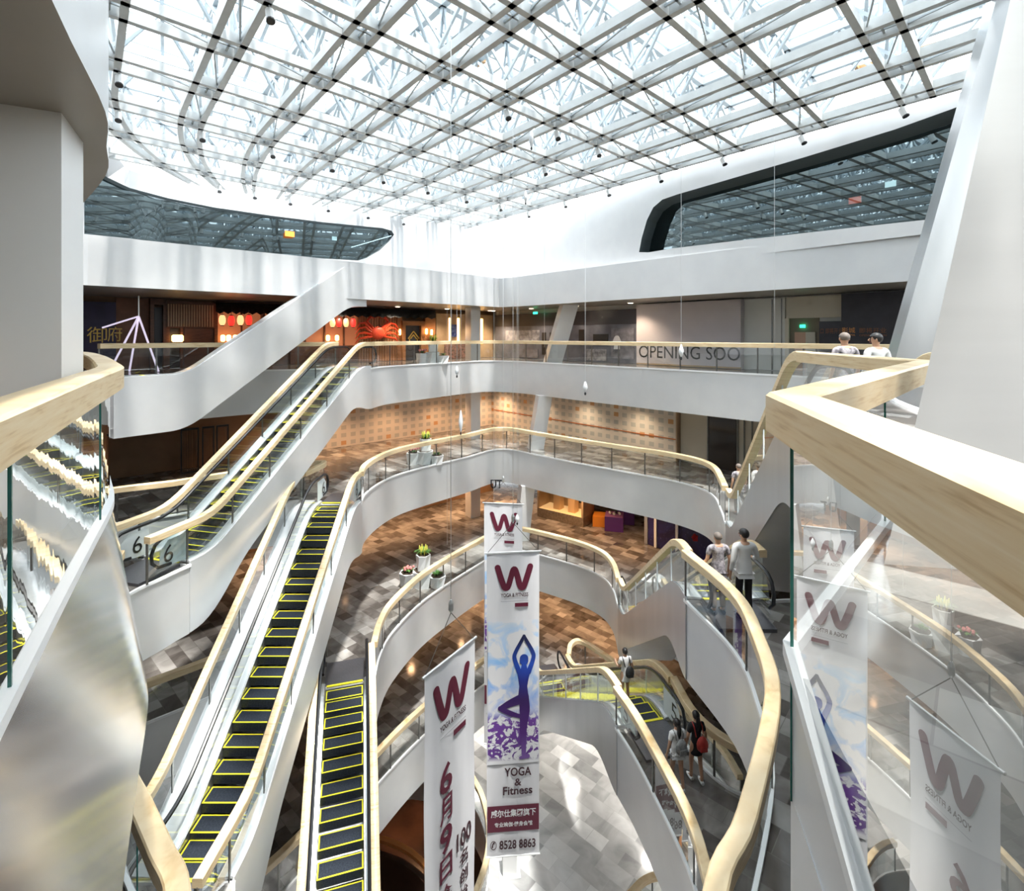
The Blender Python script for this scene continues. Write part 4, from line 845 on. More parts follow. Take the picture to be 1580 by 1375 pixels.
cB = block('display_plinth', 'taller purple plinth behind the mauve topped one', 966, 810, 28.6, .9, .9, .85, 'purple', 'purple', -.25)
cC = block('display_plinth', 'orange plinth beside the mauve topped purple one', 927, 812, 28.2, .8, .8, .55, 'orange', 'orange', -.25)
cD = block('display_plinth', 'orange plinth deep inside the brown shop', 938, 788, 31.5, .9, .8, .6, 'orange', 'orange', -.25)
for a, (dx, dy) in enumerate(((-.22, .1), (-.05, -.1), (.12, .15), (.26, -.05))):
    tag(obj('shoe', MB().ball((cA.x+dx, cA.y+dy, Z[5]+.83), (.07, .17, .065), 8), ('white', 'white', 'black', 'white')[a], smooth=True), ('white shoe at the near edge of the mauve plinth top', 'white shoe in the middle of the mauve plinth top', 'black shoe on the mauve plinth top', 'white shoe at the far end of the mauve plinth top')[a], 'shoe', 'shoes on the mauve plinth')
tag(obj('shoe_box', MB().hexa(sq((cB.x, cB.y, Z[5]+.87), .4, .25, .3), sq((cB.x, cB.y, Z[5]+1.05), .4, .25, .3)), 'beige'), 'beige shoe box on the taller purple plinth', 'box')
T = thing('shopfront', 'starry navy shop panel with a white framed door on the third gallery', 'shopfront', PR.at(1050, 860, .2))
q = MB(); slab(q, PR, 1000, 1150, Z[5]+.02, Z[5]+2.73, .12, .12); obj('navy_board', q, 'star_navy', T)
q = MB(); slab(q, PR, 994, 999, Z[5]+.02, Z[5]+2.73, .16, .16); obj('steel_edge', q, 'steel_light', T)
for x0, x1, z0, z1 in ((1009, 1012.5, .02, 2.2), (1042, 1046, .02, 2.2), (1009, 1046, 2.08, 2.2)):
    q = MB(); slab(q, PR, x0, x1, Z[5]+z0, Z[5]+z1, .2, .08); obj('door_frame', q, 'white', T)
q = MB(); c = PR.at(1073, 830, .14)
for k in range(5): q.ball(c+PR.d*(.09*math.cos(k*1.26))+Vector((0, 0, .1*math.sin(k*1.26))), (.1, .02, .08), 6)
obj('red_blossom', q, mat('red blossom', (.55, .03, .04), .5), T)
for a, px in enumerate((1001, 1012)):
    c = D(px, 878, 20.8); c.z = Z[5]; tag(obj('tub_seat', MB().lathe((c.x, c.y, Z[5]+.01), [(.25, 0), (.36, .1), (.40, .35), (.38, .55), (.30, .6), (.24, .45)], 14), 'white', smooth=True), ('white rounded tub seat behind the V of the handrail, nearer the planks', 'white rounded tub seat behind the V of the handrail, nearer the two people')[a], 'seat', 'white tub seats')
# hanging letter sign under the second gallery corner
c = D(765, 746, 25.8); T = thing('letter_sign', 'black cut letters hanging under the second gallery corner', 'sign', (c.x, c.y, c.z-.2)); obj('letters', text_mb('UT', D(757, 753.5, 25.8), (1, 0, 0), (0, 0, 1), 1, .02, fit=(.58, .42), bold=.02), 'black', T)
ext = MB().beam(D(757, 741, 25.85), D(776, 741, 25.85), .04, .04); obj('sign_bar', ext, 'black', T)
# fourth gallery, right: dark shopfront, red sign, painting
T = thing('dark_shopfront', 'unlit black shopfront with a red sign on the fourth gallery', 'shopfront', PR.at(900, 960, .2))
q = MB(); slab(q, PR, 800, 1120, Z[4]+.02, Z[4]+2.7, .3, .2); obj('black_glass', q, 'dark', T)
q = MB(); slab(q, PR, 850, 868, Z[4]+1.7, Z[4]+2.4, .45, .1); obj('red_sign', q, mat('red sign', (.60, .03, .02), .5), T)
c = PR.at(1036, 1005, 1.2); T = thing('framed_picture', 'wood framed blue picture with coloured dots under the grey escalator', 'picture', (c.x, c.y, Z[4]+.6))
q = MB(); slab(q, PR, 1012, 1062, Z[4]+.75, Z[4]+1.95, .62, .05); obj('frame', q, 'mid_wood', T)
q = MB(); slab(q, PR, 1015, 1059, Z[4]+.85, Z[4]+1.85, .64, .03); obj('canvas', q, noisy('blue dotted picture', (.05, .28, .42), (.45, .50, .30), 5, .5), T)
c = D(968, 984, 23.5); tag(obj('ball_seat', MB().ball((c.x, c.y, Z[4]+.34), (.4, .4, .33), 10), mat('yellow vinyl', (.80, .46, .02), .5), smooth=True), 'yellow ball seat on the brown fourth gallery floor', 'seat')
# box on the paved hall floor, and a machine stair deep in the dark opening
c = D(786, 1345, 18.5); c.z = Z[3]; T = thing('display_case', 'white open-topped display case on the paved hall under the yoga banner', 'display case', c)
obj('case_body', MB().hexa(sq((c.x, c.y, Z[3]+.01), .5, .45, .1), sq((c.x, c.y, Z[3]+.85), .5, .45, .1)), 'white', T); obj('case_base', MB().hexa(sq((c.x, c.y, Z[3]), .75, .6, .1), sq((c.x, c.y, Z[3]+.06), .75, .6, .1)), 'white', T); obj('case_top', MB().hexa(sq((c.x, c.y, Z[3]+.85), .42, .36, .1), sq((c.x, c.y, Z[3]+.87), .42, .36, .1)), 'panel_grey', T)
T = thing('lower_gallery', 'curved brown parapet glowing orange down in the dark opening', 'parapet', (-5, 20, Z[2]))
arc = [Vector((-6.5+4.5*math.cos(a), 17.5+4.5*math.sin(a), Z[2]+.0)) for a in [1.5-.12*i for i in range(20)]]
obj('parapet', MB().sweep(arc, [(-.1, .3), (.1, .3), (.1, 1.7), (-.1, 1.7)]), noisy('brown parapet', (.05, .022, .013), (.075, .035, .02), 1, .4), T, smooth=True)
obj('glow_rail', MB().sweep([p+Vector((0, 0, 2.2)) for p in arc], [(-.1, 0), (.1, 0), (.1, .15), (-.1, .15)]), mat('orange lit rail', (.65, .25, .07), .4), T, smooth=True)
T = thing('lower_escalator', 'dark unlit moving stair at the bottom of the opening', 'escalator', (-5.2, 14, Z[2]))
for i in range(14):
    obj('step', MB().box((-6.2+.15*i, 13.2+.28*i, Z[2]+.02), (-4.2+.15*i, 13.5+.28*i, Z[2]+1.6-.09*i)), 'tread', T)
# illuminated labels seen in the ribbon windows
for pl_, px, py, w_, h_, cm, lab in ((PR, 1149, 318, .95, .30, (.80, .12, .02), 'orange red sign behind the right ribbon window, near its rounded end'), (PR, 1319, 309, .42, .25, (.55, .07, .03), 'dark red sign in the middle of the right ribbon window'), (PR, 1374, 284, .35, .22, (.8, .9, .9), 'white square sign high in the right ribbon window'), (PR, 1107, 325, .3, .22, (.7, .85, .85), 'pale square sign in the rounded end of the right ribbon window'), (PL, 447, 361, .45, .26, (.85, .22, .04), 'orange sign behind the left ribbon window'), (PL, 516, 368, .25, .2, (.8, .9, .9), 'small white sign near the pointed end of the left ribbon window')):
    c = pl_.at(px, py, -1.9 if pl_ is PR else -.1); tag(obj('window_sign', MB().beam(c-pl_.d*w_/2, c+pl_.d*w_/2, .04, h_), mat('lit sign', cm, .5, emit=cm, es=.9)), lab, 'sign')
c = P(463, 754, Z[6]); T = thing('litter_bin', 'grey steel cylinder bin standing left of the wide escalator head', 'bin', c)
obj('bin_body', MB().lathe((c.x, c.y, Z[6]+.003), [(.15, 0), (.15, .68)], 16), 'steel_light', T, smooth=True); obj('bin_rim', MB().lathe((c.x, c.y, Z[6]+.683), [(.155, 0), (.155, .05), (.10, .06)], 16), 'steel', T)
# ------------------------------------------------------------------ planters
M['planter'] = mat('white faceted planter', (.84, .85, .85), .4); M['leaf'] = noisy('green leaf', (.05, .16, .03), (.14, .30, .06), 6, .5); M['bloom'] = noisy('yellow bloom', (.55, .52, .06), (.75, .70, .16), 9, .5); M['pink'] = noisy('pink bloom', (.55, .16, .16), (.72, .36, .30), 12, .5); M['soil'] = mat('soil', (.06, .04, .025), .9)
def planter(lab, c, s_, fl):
    t = thing('planter', f'white faceted planter stack {lab}', 'planter', c, 'faceted planters on the galleries'); c = Vector(c)
    rng = random.Random(int(c.z*10)+5)
    def pot(x, y, z0, h, w0, w1, n=6, rot=.3):
        lo = [c+Vector((x+w0*math.cos(rot+2*PI*i/n), y+w0*math.sin(rot+2*PI*i/n), z0)) for i in range(n)]; hi = [c+Vector((x+w1*math.cos(rot+.35+2*PI*i/n), y+w1*math.sin(rot+.35+2*PI*i/n), z0+h)) for i in range(n)]
        o = obj('pot', MB().hexa(lo, hi), 'planter', t); obj('soil', MB().lathe(c+Vector((x, y, z0+h+.002)), [(w1*.82, 0), (w1*.82, .012)], n), 'soil', o); return o
    def tuft(x, y, z, r, h, n, m_, name):
        q = MB()
        for i in range(n):
            a = rng.uniform(0, 2*PI); l_ = r*rng.uniform(.5, 1); hh = h*rng.uniform(.6, 1); w_ = .035
            p0 = c+Vector((x, y, z)); p1 = p0+Vector((l_*.5*math.cos(a), l_*.5*math.sin(a), hh*.8)); p2 = p0+Vector((l_*math.cos(a), l_*math.sin(a), hh*rng.uniform(.55, 1))); sd = Vector((-math.sin(a), math.cos(a), 0))*w_
            q.add([p0-sd*.5, p0+sd*.5, p1+sd, p1-sd, p2], [(0, 1, 2, 3), (3, 2, 4)])
        o = obj(name, q, m_, t); return o
    pot(0, 0, 0, .58*s_, .34*s_, .40*s_); pot(.02, .03, .58*s_, .55*s_, .24*s_, .27*s_, 6, .8)
    pot(-.52*s_, -.05, 0, .52*s_, .27*s_, .33*s_, 6, .1); pot(.55*s_, -.05, 0, .40*s_, .26*s_, .32*s_, 6, .5)
    tuft(.02, .03, 1.10*s_, .36*s_, .30*s_, 46, 'leaf', 'foliage')
    for i in range(6):
        a = i*1.05; x, y = .02+.13*math.cos(a), .03+.13*math.sin(a); obj('flower_spike', MB().tube([c+Vector((x, y, 1.12*s_)), c+Vector((x*1.1, y*1.1, 1.30*s_)), c+Vector((x*1.2, y*1.2, 1.46*s_))], [.012, .05, .015], 6), 'bloom', t, smooth=True)
    tuft(-.52*s_, -.05, .50*s_, .28*s_, .20*s_, 40, 'leaf', 'foliage'); tuft(.55*s_, -.05, .39*s_, .24*s_, .16*s_, 34, 'leaf', 'foliage')
    for i in range(9):
        a = i*2.4; rr = .06+.02*i; obj('blossom', MB().ball(c+Vector((-.52*s_+rr*math.cos(a), -.05+rr*math.sin(a), .66*s_+.015*(i % 3))), .055, 5), 'pink', t)
planter('on the top gallery before the restaurant door', (-4.05, 26.6, Z[7]), 1.0, 0)
planter('on the second gallery left of the upright column', (-3.95, 23.7, Z[6]), 1.0, 0)
planter('on the third gallery, lowest of the flowering three', (-3.65, 21.3, Z[5]), 1.12, 0)

# ------------------------------------------------------------------ hanging banners
M['cloth'] = noisy('white banner cloth', (.74, .74, .77), (.80, .80, .83), 1.2, .7, 0, (3, 3, .4)); M['maroon'] = mat('maroon print', (.13, .012, .035), .6); M['ink_brown'] = mat('dark plum print', (.05, .012, .02), .6); M['print_white'] = mat('white print', (.85, .85, .86), .6); M['print_grey'] = mat('grey print line', (.45, .45, .48), .6)
m = M['watercolour'] = mat('watercolour print', (.8, .8, .85), .7); n, l, b = nodes(m); c = coords(n, l, (1, 1, 1)); t1 = noise(n, l, c, 1.5, 5, 1.2); t2 = noise(n, l, c, 4.2, 6, 1.6); tx = n.new('ShaderNodeTexCoord'); sz = n.new('ShaderNodeSeparateXYZ'); l.new(tx.outputs['Object'], sz.inputs[0])
hz = ramp(n, [(0, (.10, .03, .22)), (.28, (.16, .05, .32)), (.36, (.30, .42, .80)), (.6, (.22, .48, .86)), (1, (.42, .66, .92))]); mr = n.new('ShaderNodeMapRange'); mr.inputs['From Max'].default_value = 4.4; l.new(sz.outputs[2], mr.inputs[0]); l.new(mr.outputs[0], hz.inputs[0])
th = ramp(n, [(.47, (0, 0, 0)), (.54, (.55, .55, .55)), (.66, (.95, .95, .95))]); l.new(t1.outputs[0], th.inputs[0]); th2 = ramp(n, [(.46, (0, 0, 0)), (.50, (1, 1, 1))]); l.new(t2.outputs[0], th2.inputs[0])
low_ = ramp(n, [(.02, (0, 0, 0)), (.05, (1, 1, 1)), (.30, (1, 1, 1)), (.36, (0, 0, 0))]); l.new(mr.outputs[0], low_.inputs[0]); top_ = ramp(n, [(.30, (0, 0, 0)), (.38, (1, 1, 1)), (.86, (1, 1, 1)), (1, (0, 0, 0))]); l.new(mr.outputs[0], top_.inputs[0])
def mul(a, b_):
    k = n.new('ShaderNodeMath'); k.operation = 'MULTIPLY'; l.new(a, k.inputs[0]); l.new(b_, k.inputs[1]); return k.outputs[0]
ad = n.new('ShaderNodeMath'); ad.operation = 'ADD'; ad.use_clamp = True; l.new(mul(th.outputs[0], top_.outputs[0]), ad.inputs[0]); l.new(mul(th2.outputs[0], low_.outputs[0]), ad.inputs[1])
mw = n.new('ShaderNodeMix'); mw.data_type = 'RGBA'; mw.inputs[6].default_value = (.77, .77, .80, 1); l.new(ad.outputs[0], mw.inputs[0]); l.new(hz.outputs[0], mw.inputs[7]); l.new(mw.outputs[2], b.inputs['Base Color'])
m = M['figure'] = mat('yoga figure print', (.05, .05, .3), .7); n, l, b = nodes(m); tx = n.new('ShaderNodeTexCoord'); sz = n.new('ShaderNodeSeparateXYZ'); l.new(tx.outputs['Object'], sz.inputs[0]); mr = n.new('ShaderNodeMapRange'); mr.inputs['From Max'].default_value = 3.4; l.new(sz.outputs[2], mr.inputs[0]); hz = ramp(n, [(0, (.20, .10, .36)), (.22, (.09, .02, .20)), (.5, (.035, .008, .10)), (.66, (.012, .02, .22)), (.8, (.015, .07, .45)), (1, (.01, .012, .06))]); l.new(mr.outputs[0], hz.inputs[0]); l.new(hz.outputs[0], b.inputs['Base Color'])
class Ban:
    def __init__(s, o, ex, Wd): s.o = Vector(o); s.ex = Vector(ex).normalized(); s.n = s.ex.cross(Vector((0, 0, 1))); s.W = Wd
    def p(s, u, v, d=0.): return s.o+s.ex*u+Vector((0, 0, v))+s.n*d
    def sheet(s, u0, u1, v0, v1, d=.008): return MB().add([s.p(u0, v0, d), s.p(u1, v0, d), s.p(u1, v1, d), s.p(u0, v1, d)], [(0, 1, 2, 3)])
    def stroke(s, pts, r, d=.012, sub=6):
        mb = MB(); P3 = [Vector((u, 0, v)) for u, v in pts]; P3 = cat(P3, sub) if sub > 1 else P3; N = len(P3); rr = r if isinstance(r, list) else [r]*N
        if isinstance(r, list): rr = [interp([(i/(len(r)-1), q) for i, q in enumerate(r)], k/(N-1)) for k in range(N)]
        mb.tube(P3, rr, 10); mb.ball(P3[0], rr[0], 8); mb.ball(P3[-1], rr[-1], 8)
        mb.v = [tuple(s.p(x, z, d+y*.02)) for x, y, z in mb.v]; return mb
    def text(s, body, u0, v0, w, h, d=.014): return text_mb(body, s.p(u0, v0), s.ex, (0, 0, 1), 1, d, fit=(w, h), bold=.022)
def W_(b, u0, u1, v0, v1, r):
    f_ = lambda a, c: (u0+(u1-u0)*a, v0+(v1-v0)*c)
    return b.stroke([f_(.03, 1), f_(.13, .5), f_(.22, .12), f_(.28, .05), f_(.34, .14), f_(.42, .55), f_(.48, .86), f_(.535, .88), f_(.60, .6), f_(.68, .14), f_(.74, .05), f_(.80, .14), f_(.88, .5), f_(.98, 1)], r, sub=4)
def banner(lab, o, e, L_, yoga, cap):
    o, e = Vector(o), Vector(e); b = Ban(o, e-o, (e-o).length); Wd = b.W; t = thing('hanging_banner', lab, 'banner', o+(e-o)/2+Vector((0, 0, -L_)), 'white fitness banners hanging in the void')
    mb = MB(); N = 24; fr = [b.p(Wd*i/8, -L_*k/N, .012*math.sin(i*1.7+k*.5)) for k in range(N+1) for i in range(9)]
    bk = [p-b.n*.006 for p in fr]; f_ = []
    for k in range(N):
        for i in range(8): a = k*9+i; f_.append((a, a+1, a+10, a+9)); f_.append((a+225, a+234, a+235, a+226))
    mb.add(fr+bk, f_); obj('cloth', mb, 'cloth', t, smooth=True)
    D0 = .026
    obj('top_rod', MB().tube([b.p(-.06, 0), b.p(Wd+.06, 0)], .028, 8), 'steel_light', t); obj('bottom_rod', MB().tube([b.p(-.02, -L_), b.p(Wd+.02, -L_)], .024, 8), 'white', t)
    ap = b.p(Wd/2, .85); top = Vector((ap.x, ap.y, ZR+.3))
    for u in (.03, Wd-.03): obj('sling_wire', MB().tube([b.p(u, .02), ap], .009, 5), 'steel', t)
    obj('hook', MB().lathe(ap, [(.02, 0), (.05, .05), (.05, .18), (.02, .25)], 8), 'steel_light', t); obj('hanging_wire', MB().tube([ap+Vector((0, 0, .2)), top], .007, 5), 'steel_light', t)
    k = Wd/1.5; u_ = lambda x: x*k
    obj('logo', W_(b, .28*k, 1.26*k, -1.05, -.42, .085), 'maroon', t)
    obj('lettering', b.text('YOGA & FITNESS', .40*k, -1.27, .78*k, .11, D0), 'ink_brown', t); obj('thin_line', b.sheet(.40*k, 1.18*k, -1.40, -1.385, D0), 'print_grey', t)
    obj('pill_label', b.sheet(.80*k, 1.18*k, -1.56, -1.45, D0), 'maroon', t)
    if yoga:
        obj('watercolour', b.sheet(.03, Wd-.03, -6.06, -1.95, .022), 'watercolour', t)
        g = MB(); cx = 1.06*k
        def st(*a, **kw): m2 = b.stroke(*a, **kw); g.add(m2.v, m2.f)
        d_ = .034
        st([(cx, -5.85), (cx-.02, -5.1), (cx+.02, -4.55), (cx-.01, -4.15)], [.06, .10, .15, .15], d_)
        st([(cx-.02, -4.2), (cx-.02, -3.85), (cx-.01, -3.5)], [.16, .115, .17], d_); st([(cx, -3.45), (cx, -3.15)], [.12, .05], d_, sub=2)
        st([(cx, -3.12), (cx, -3.05)], [.125, .125], d_, sub=2)
        for sd in (-1, 1): st([(cx+sd*.13, -3.45), (cx+sd*.27, -3.05), (cx+sd*.24, -2.85), (cx+sd*.06, -2.52), (cx+sd*.015, -2.38)], [.07, .06, .055, .05, .02], d_)
        st([(cx-.05, -4.2), (cx-.4, -4.32), (cx-.68, -4.45)], [.15, .11, .07], d_); st([(cx-.68, -4.45), (cx-.40, -4.60), (cx-.08, -4.72)], [.075, .075, .055], d_); st([(cx-.08, -4.72), (cx+.06, -4.70)], [.05, .03], d_, sub=2)
        st([(cx-.1, -5.9), (cx+.1, -5.86)], [.04, .07], d_, sub=2)
        obj('yoga_figure', g, 'figure', t)
        obj('lettering', b.text('YOGA', .50*k, -6.42, .77*k, .25, D0), 'ink_brown', t); obj('lettering', b.text('&', .79*k, -6.70, .20*k, .21, D0), 'ink_brown', t); obj('lettering', b.text('Fitness', .46*k, -6.95, .84*k, .24, D0), 'ink_brown', t)
        obj('maroon_block', b.sheet(.02, Wd-.01, -8.0, -7.25, .02), 'maroon', t)
        obj('lettering', b.text('威尔仕集团旗下', .12*k, -7.58, 1.28*k, .22, D0), 'print_white', t); obj('lettering', b.text('专业瑜伽·健身会馆', .22*k, -7.86, 1.08*k, .14, D0), 'print_white', t)
        obj('lettering', b.text('8528 8863', .36*k, -8.5, 1.03*k, .26, D0), 'ink_brown', t)
        obj('phone_symbol', b.text('✆', .10*k, -8.5, .18*k, .26, D0), 'ink_brown', t)
    else:
        for ch, v0, v1 in (('6', -2.50, -1.93), ('月', -3.06, -2.56), ('9', -3.64, -3.12), ('日', -4.14, -3.70), ('会', -4.72, -4.24), ('员', -5.30, -4.80)):
            obj('lettering', b.text(ch, .40*k, v0, .36*k, v1-v0, D0), 'maroon', t)
        obj('lettering', b.text('100', .90*k, -3.92, .46*k, .36, D0), 'ink_brown', t)
        for i, ch in enumerate('名创始会员招募'): obj('lettering', b.text(ch, .99*k, -4.28-.36*i, .26*k, .28, D0), 'ink_brown', t)
    return t
banner('white yoga banner behind the other two, showing mainly its W logo', D(747, 776, 20.8), D(806, 778.5, 20.6), 9.6, True, 1)
banner('nearest full yoga banner with a blue and violet balancing figure', D(751, 854, 14.95), D(832, 850.5, 15.05), 8.72, True, 2)
o3, e3 = P(655, 1045, EYE-6.2), P(732, 985, EYE-6.2)
banner('angled white banner with large maroon numerals 6 and 9', o3, e3, 6.2, False, 3)

# ------------------------------------------------------------------ people
M['skin'] = mat('skin', (.56, .33, .22), .5); M['hair'] = mat('black hair', (.012, .010, .010), .45); M['hair_grey'] = mat('cropped grey hair', (.17, .14, .12), .6)
M['shirt_white'] = mat('white shirt cloth', (.80, .80, .80), .8); M['shirt_floral'] = noisy('grey floral shirt', (.13, .12, .14), (.50, .47, .50), 17, .8); M['trouser_black'] = mat('black trousers', (.014, .013, .016), .8); M['trouser_brown'] = mat('taupe trousers', (.20, .17, .15), .8); M['cloth_black'] = mat('black dress', (.012, .012, .015), .8); M['shoe_white'] = mat('white trainers', (.80, .80, .80), .5); M['bag_grey'] = noisy('grey backpack', (.18, .18, .18), (.30, .30, .30), 20, .7); M['bag_red'] = noisy('red backpack', (.45, .03, .03), (.55, .07, .05), 12, .5); M['bag_black'] = mat('black backpack', (.02, .02, .022), .6); M['lips'] = mat('lips', (.40, .12, .10), .5)
def skin_mesh(name, pts, edges, root, m_, parent, sub=2):
    me = bpy.data.meshes.new(name); me.from_pydata([p[0] for p in pts], edges, []); o = bpy.data.objects.new(name, me); COL.objects.link(o)
    md = o.modifiers.new('skin', 'SKIN'); md.use_smooth_shade = True
    for v, p in zip(me.skin_vertices[0].data, pts): v.radius = p[1] if isinstance(p[1], tuple) else (p[1], p[1]); v.use_root = False
    me.skin_vertices[0].data[root].use_root = True
    sb = o.modifiers.new('sub', 'SUBSURF'); sb.levels = sb.render_levels = sub
    dg = bpy.context.evaluated_depsgraph_get(); nm = bpy.data.meshes.new_from_object(o.evaluated_get(dg)); bpy.data.objects.remove(o)
    mb = MB(); mb.add([v.co for v in nm.vertices], [tuple(p.vertices) for p in nm.polygons]); return obj(name, mb, m_, parent, smooth=True)
def person(lab, loc, rot, H, top, bottom, hair='hair', female=False, sleeves='long', stance=0., armL=None, armR=None, look=0., bald=False, dress=False, shoe='black', tail=False):
    t = thing('person', lab, 'person', loc); k = H/1.70; R_ = Matrix.Rotation(rot, 3, 'Z'); base = Vector(loc)
    w = lambda x, y, z: base+R_ @ Vector((x*k, y*k, z*k))
    sw = .155 if female else .185; hw = .085
    hl = w(-hw, 0, .91); lk = w(-hw-.01, .03+stance*.5, .49); la = w(-hw-.01, -.02+stance, .09); lt = w(-hw-.02, .13+stance, .035)
    rk = w(hw+.01, .03-stance*.5, .49); ra = w(hw+.01, -.02-stance, .09+max(0, stance)*.0); rt = w(hw+.02, .13-stance, .035)
    aL = armL or [(-.24, -.03, 1.13), (-.25, .05, .88), (-.25, .07, .80)]; aR = armR or [(.24, -.03, 1.13), (.25, .05, .88), (.25, .07, .80)]
    f = .85 if female else 1.
    pts = [(w(0, 0, .94), (.125*k, .095*k)), (w(0, .01, 1.10), (.115*f*k, .085*k)), (w(0, .005, 1.28), (.135*f*k, .095*k)), (w(0, 0, 1.41), (.105*f*k, .075*k)), (w(0, .01, 1.47), .052*k), (w(0, .02, 1.53), .058*k), (w(0, .025, 1.60), (.078*k, .092*k)), (w(0, .015, 1.66), (.066*k, .078*k)),
           (hl, .085*k), (lk, .056*k), (la, .038*k), (lt, .034*k), (w(hw, 0, .91), .085*k), (rk, .056*k), (ra, .038*k), (rt, .034*k),
           (w(-sw, 0, 1.395), .052*k), (w(*aL[0]), .038*k), (w(*aL[1]), .028*k), (w(*aL[2]), (.036*k, .02*k)), (w(sw, 0, 1.395), .052*k), (w(*aR[0]), .038*k), (w(*aR[1]), .028*k), (w(*aR[2]), (.036*k, .02*k))]
    ed = [(0, 1), (1, 2), (2, 3), (3, 4), (4, 5), (5, 6), (6, 7), (0, 8), (8, 9), (9, 10), (10, 11), (0, 12), (12, 13), (13, 14), (14, 15), (3, 16), (16, 17), (17, 18), (18, 19), (3, 20), (20, 21), (21, 22), (22, 23)]
    for hand, arm, sd in ((19, aL, -1), (23, aR, 1)):
        d = (Vector(arm[2])-Vector(arm[1])).normalized(); s_ = Vector((0, 1, 0))-d*d.y; s_ = s_.normalized(); n_ = d.cross(s_)
        h0 = Vector(arm[2])
        for q, ln in ((.027, .075), (.009, .088), (-.009, .082), (-.027, .062)):
            a = h0+s_*q+d*.03; b_ = a+d*ln*.55+n_*(-sd)*.008; c_ = b_+d*ln*.40+n_*(-sd)*.022; i = len(pts); pts += [(w(*a), .0095*k), (w(*b_), .0085*k), (w(*c_), .007*k)]; ed += [(hand, i), (i, i+1), (i+1, i+2)]
        a = h0+s_*.036-d*.01; b_ = a+s_*.03+d*.03; c_ = b_+s_*.008+d*.03; i = len(pts); pts += [(w(*a), .011*k), (w(*b_), .0095*k), (w(*c_), .008*k)]; ed += [(hand, i), (i, i+1), (i+1, i+2)]
    body = skin_mesh('body', pts, ed, 0, 'skin', t)
    # head details
    Rl = Matrix.Rotation(look, 3, 'Z'); hc = Vector((0, .02, 1.605)); wh = lambda x, y, z: w(*(hc+Rl @ Vector((x, y, z))))
    obj('nose', MB().tube([wh(0, .085, .02), wh(0, .108, -.018), wh(0, .088, -.028)], [.008*k, .014*k, .01*k], 6), 'skin', t, smooth=True)
    obj('mouth', MB().tube([wh(-.022, .080, -.052), wh(0, .088, -.054), wh(.022, .080, -.052)], .006*k, 5), 'lips', t)
    for sd in (-1, 1):
        obj('eye', MB().ball(wh(sd*.03, .080, .012), .010*k, 6), 'black', t); obj('ear', MB().ball(wh(sd*.078, -.002, -.012), (.011*k, .02*k, .032*k), 6), 'skin', t, smooth=True)
    hm = MB(); hm.ball((0, 0, 0), 1, 14); vs = []
    for x, y, z in hm.v:
        r = Vector((x, y, z))
        zz = max(z, -.70 if y < -.1 else (-.25 if y < .35 else .34)) if not female else max(z, (-.9 if y < .3 else .30))
        g = 1.0 if not bald else .97
        vs.append(wh(r.x*.088*g, r.y*.104*g-.006, zz*(.100 if not bald else .088)*g+.022))
    hm.v = [tuple(v) for v in vs]; obj('hair', hm, hair, t, smooth=True)
    if tail: obj('long_hair', MB().tube([wh(0, -.09, .02), wh(0, -.115, -.06), wh(0, -.115, -.18), wh(0, -.10, -.30)], [.05*k, .055*k, .05*k, .02*k], 8), hair, t, smooth=True)
    # clothes follow the same skeleton, a little fuller
    g = .016*k; add = lambda p, e=g: (p[0], (p[1][0]+e, p[1][1]+e) if isinstance(p[1], tuple) else p[1]+e)
    sh = [add(pts[0], g*1.1), add(pts[1]), add(pts[2]), add(pts[3], g*1.5), (w(0, .008, 1.482), .066*k), add(pts[16], g*1.1), add(pts[20], g*1.1)]; se = [(0, 1), (1, 2), (2, 3), (3, 4), (3, 5), (3, 6)]
    for s0, i0 in ((5, 17), (6, 21)):
        A, B, C_ = pts[i0-1][0], pts[i0][0], pts[i0+1][0]; i = len(sh)
        if sleeves == 'long': sh += [(B, .052*k), (B.lerp(C_, .92), .040*k)]; se += [(s0, i), (i, i+1)]
        else: sh += [(A.lerp(B, .62), .056*k)]; se += [(s0, i)]
    if dress:
        i = len(sh); sh += [(w(0, 0, .74), (.165*k, .125*k)), (w(0, 0, .66), (.17*k, .13*k))]; se += [(0, i), (i, i+1)]; obj_top = skin_mesh('dress', sh, se, 0, top, t)
    else:
        i = len(sh); sh[0] = (pts[0][0], (.158*k, .120*k)); sh += [(w(0, 0, .90), (.160*k, .122*k)), (w(0, 0, .845), (.166*k, .126*k))]; se += [(i, i+1)]; se += [(0, i)]; skin_mesh('shirt', sh, se, 0, top, t)
    if bottom and not dress:
        short = bottom.endswith('!'); mm = bottom.rstrip('!')
        tp = [(w(0, 0, .91), (.09*k, .075*k)), (hl, .082*k), (lk, .072*k) if not short else (hl.lerp(lk, .45), .095*k), (la.lerp(lk, .08), .060*k), (w(hw, 0, .88), .082*k), (rk, .072*k) if not short else (w(hw, 0, .91).lerp(rk, .45), .095*k), (ra.lerp(rk, .08), .060*k)]
        te = [(0, 1), (1, 2), (0, 4), (4, 5)]+([(2, 3), (5, 6)] if not short else [])
        if short: tp = [p for i, p in enumerate(tp) if i not in (3, 6)]; te = [(0, 1), (1, 2), (0, 3), (3, 4)]
        skin_mesh('trousers' if not short else 'shorts', tp, te, 0, mm, t)
    for a_, t_ in ((la, lt), (ra, rt)):
        dd = (t_-a_); dd.z = 0; dd = dd.normalized(); h_ = Vector((a_.x, a_.y, base.z))-dd*.05*k
        obj('shoe', MB().tube([h_+Vector((0, 0, .045*k)), h_+dd*.08*k+Vector((0, 0, .05*k)), h_+dd*.19*k+Vector((0, 0, .04*k)), h_+dd*.25*k+Vector((0, 0, .03*k))], [.040*k, .048*k, .042*k, .022*k], 8), shoe, t, smooth=True)
    return t, w
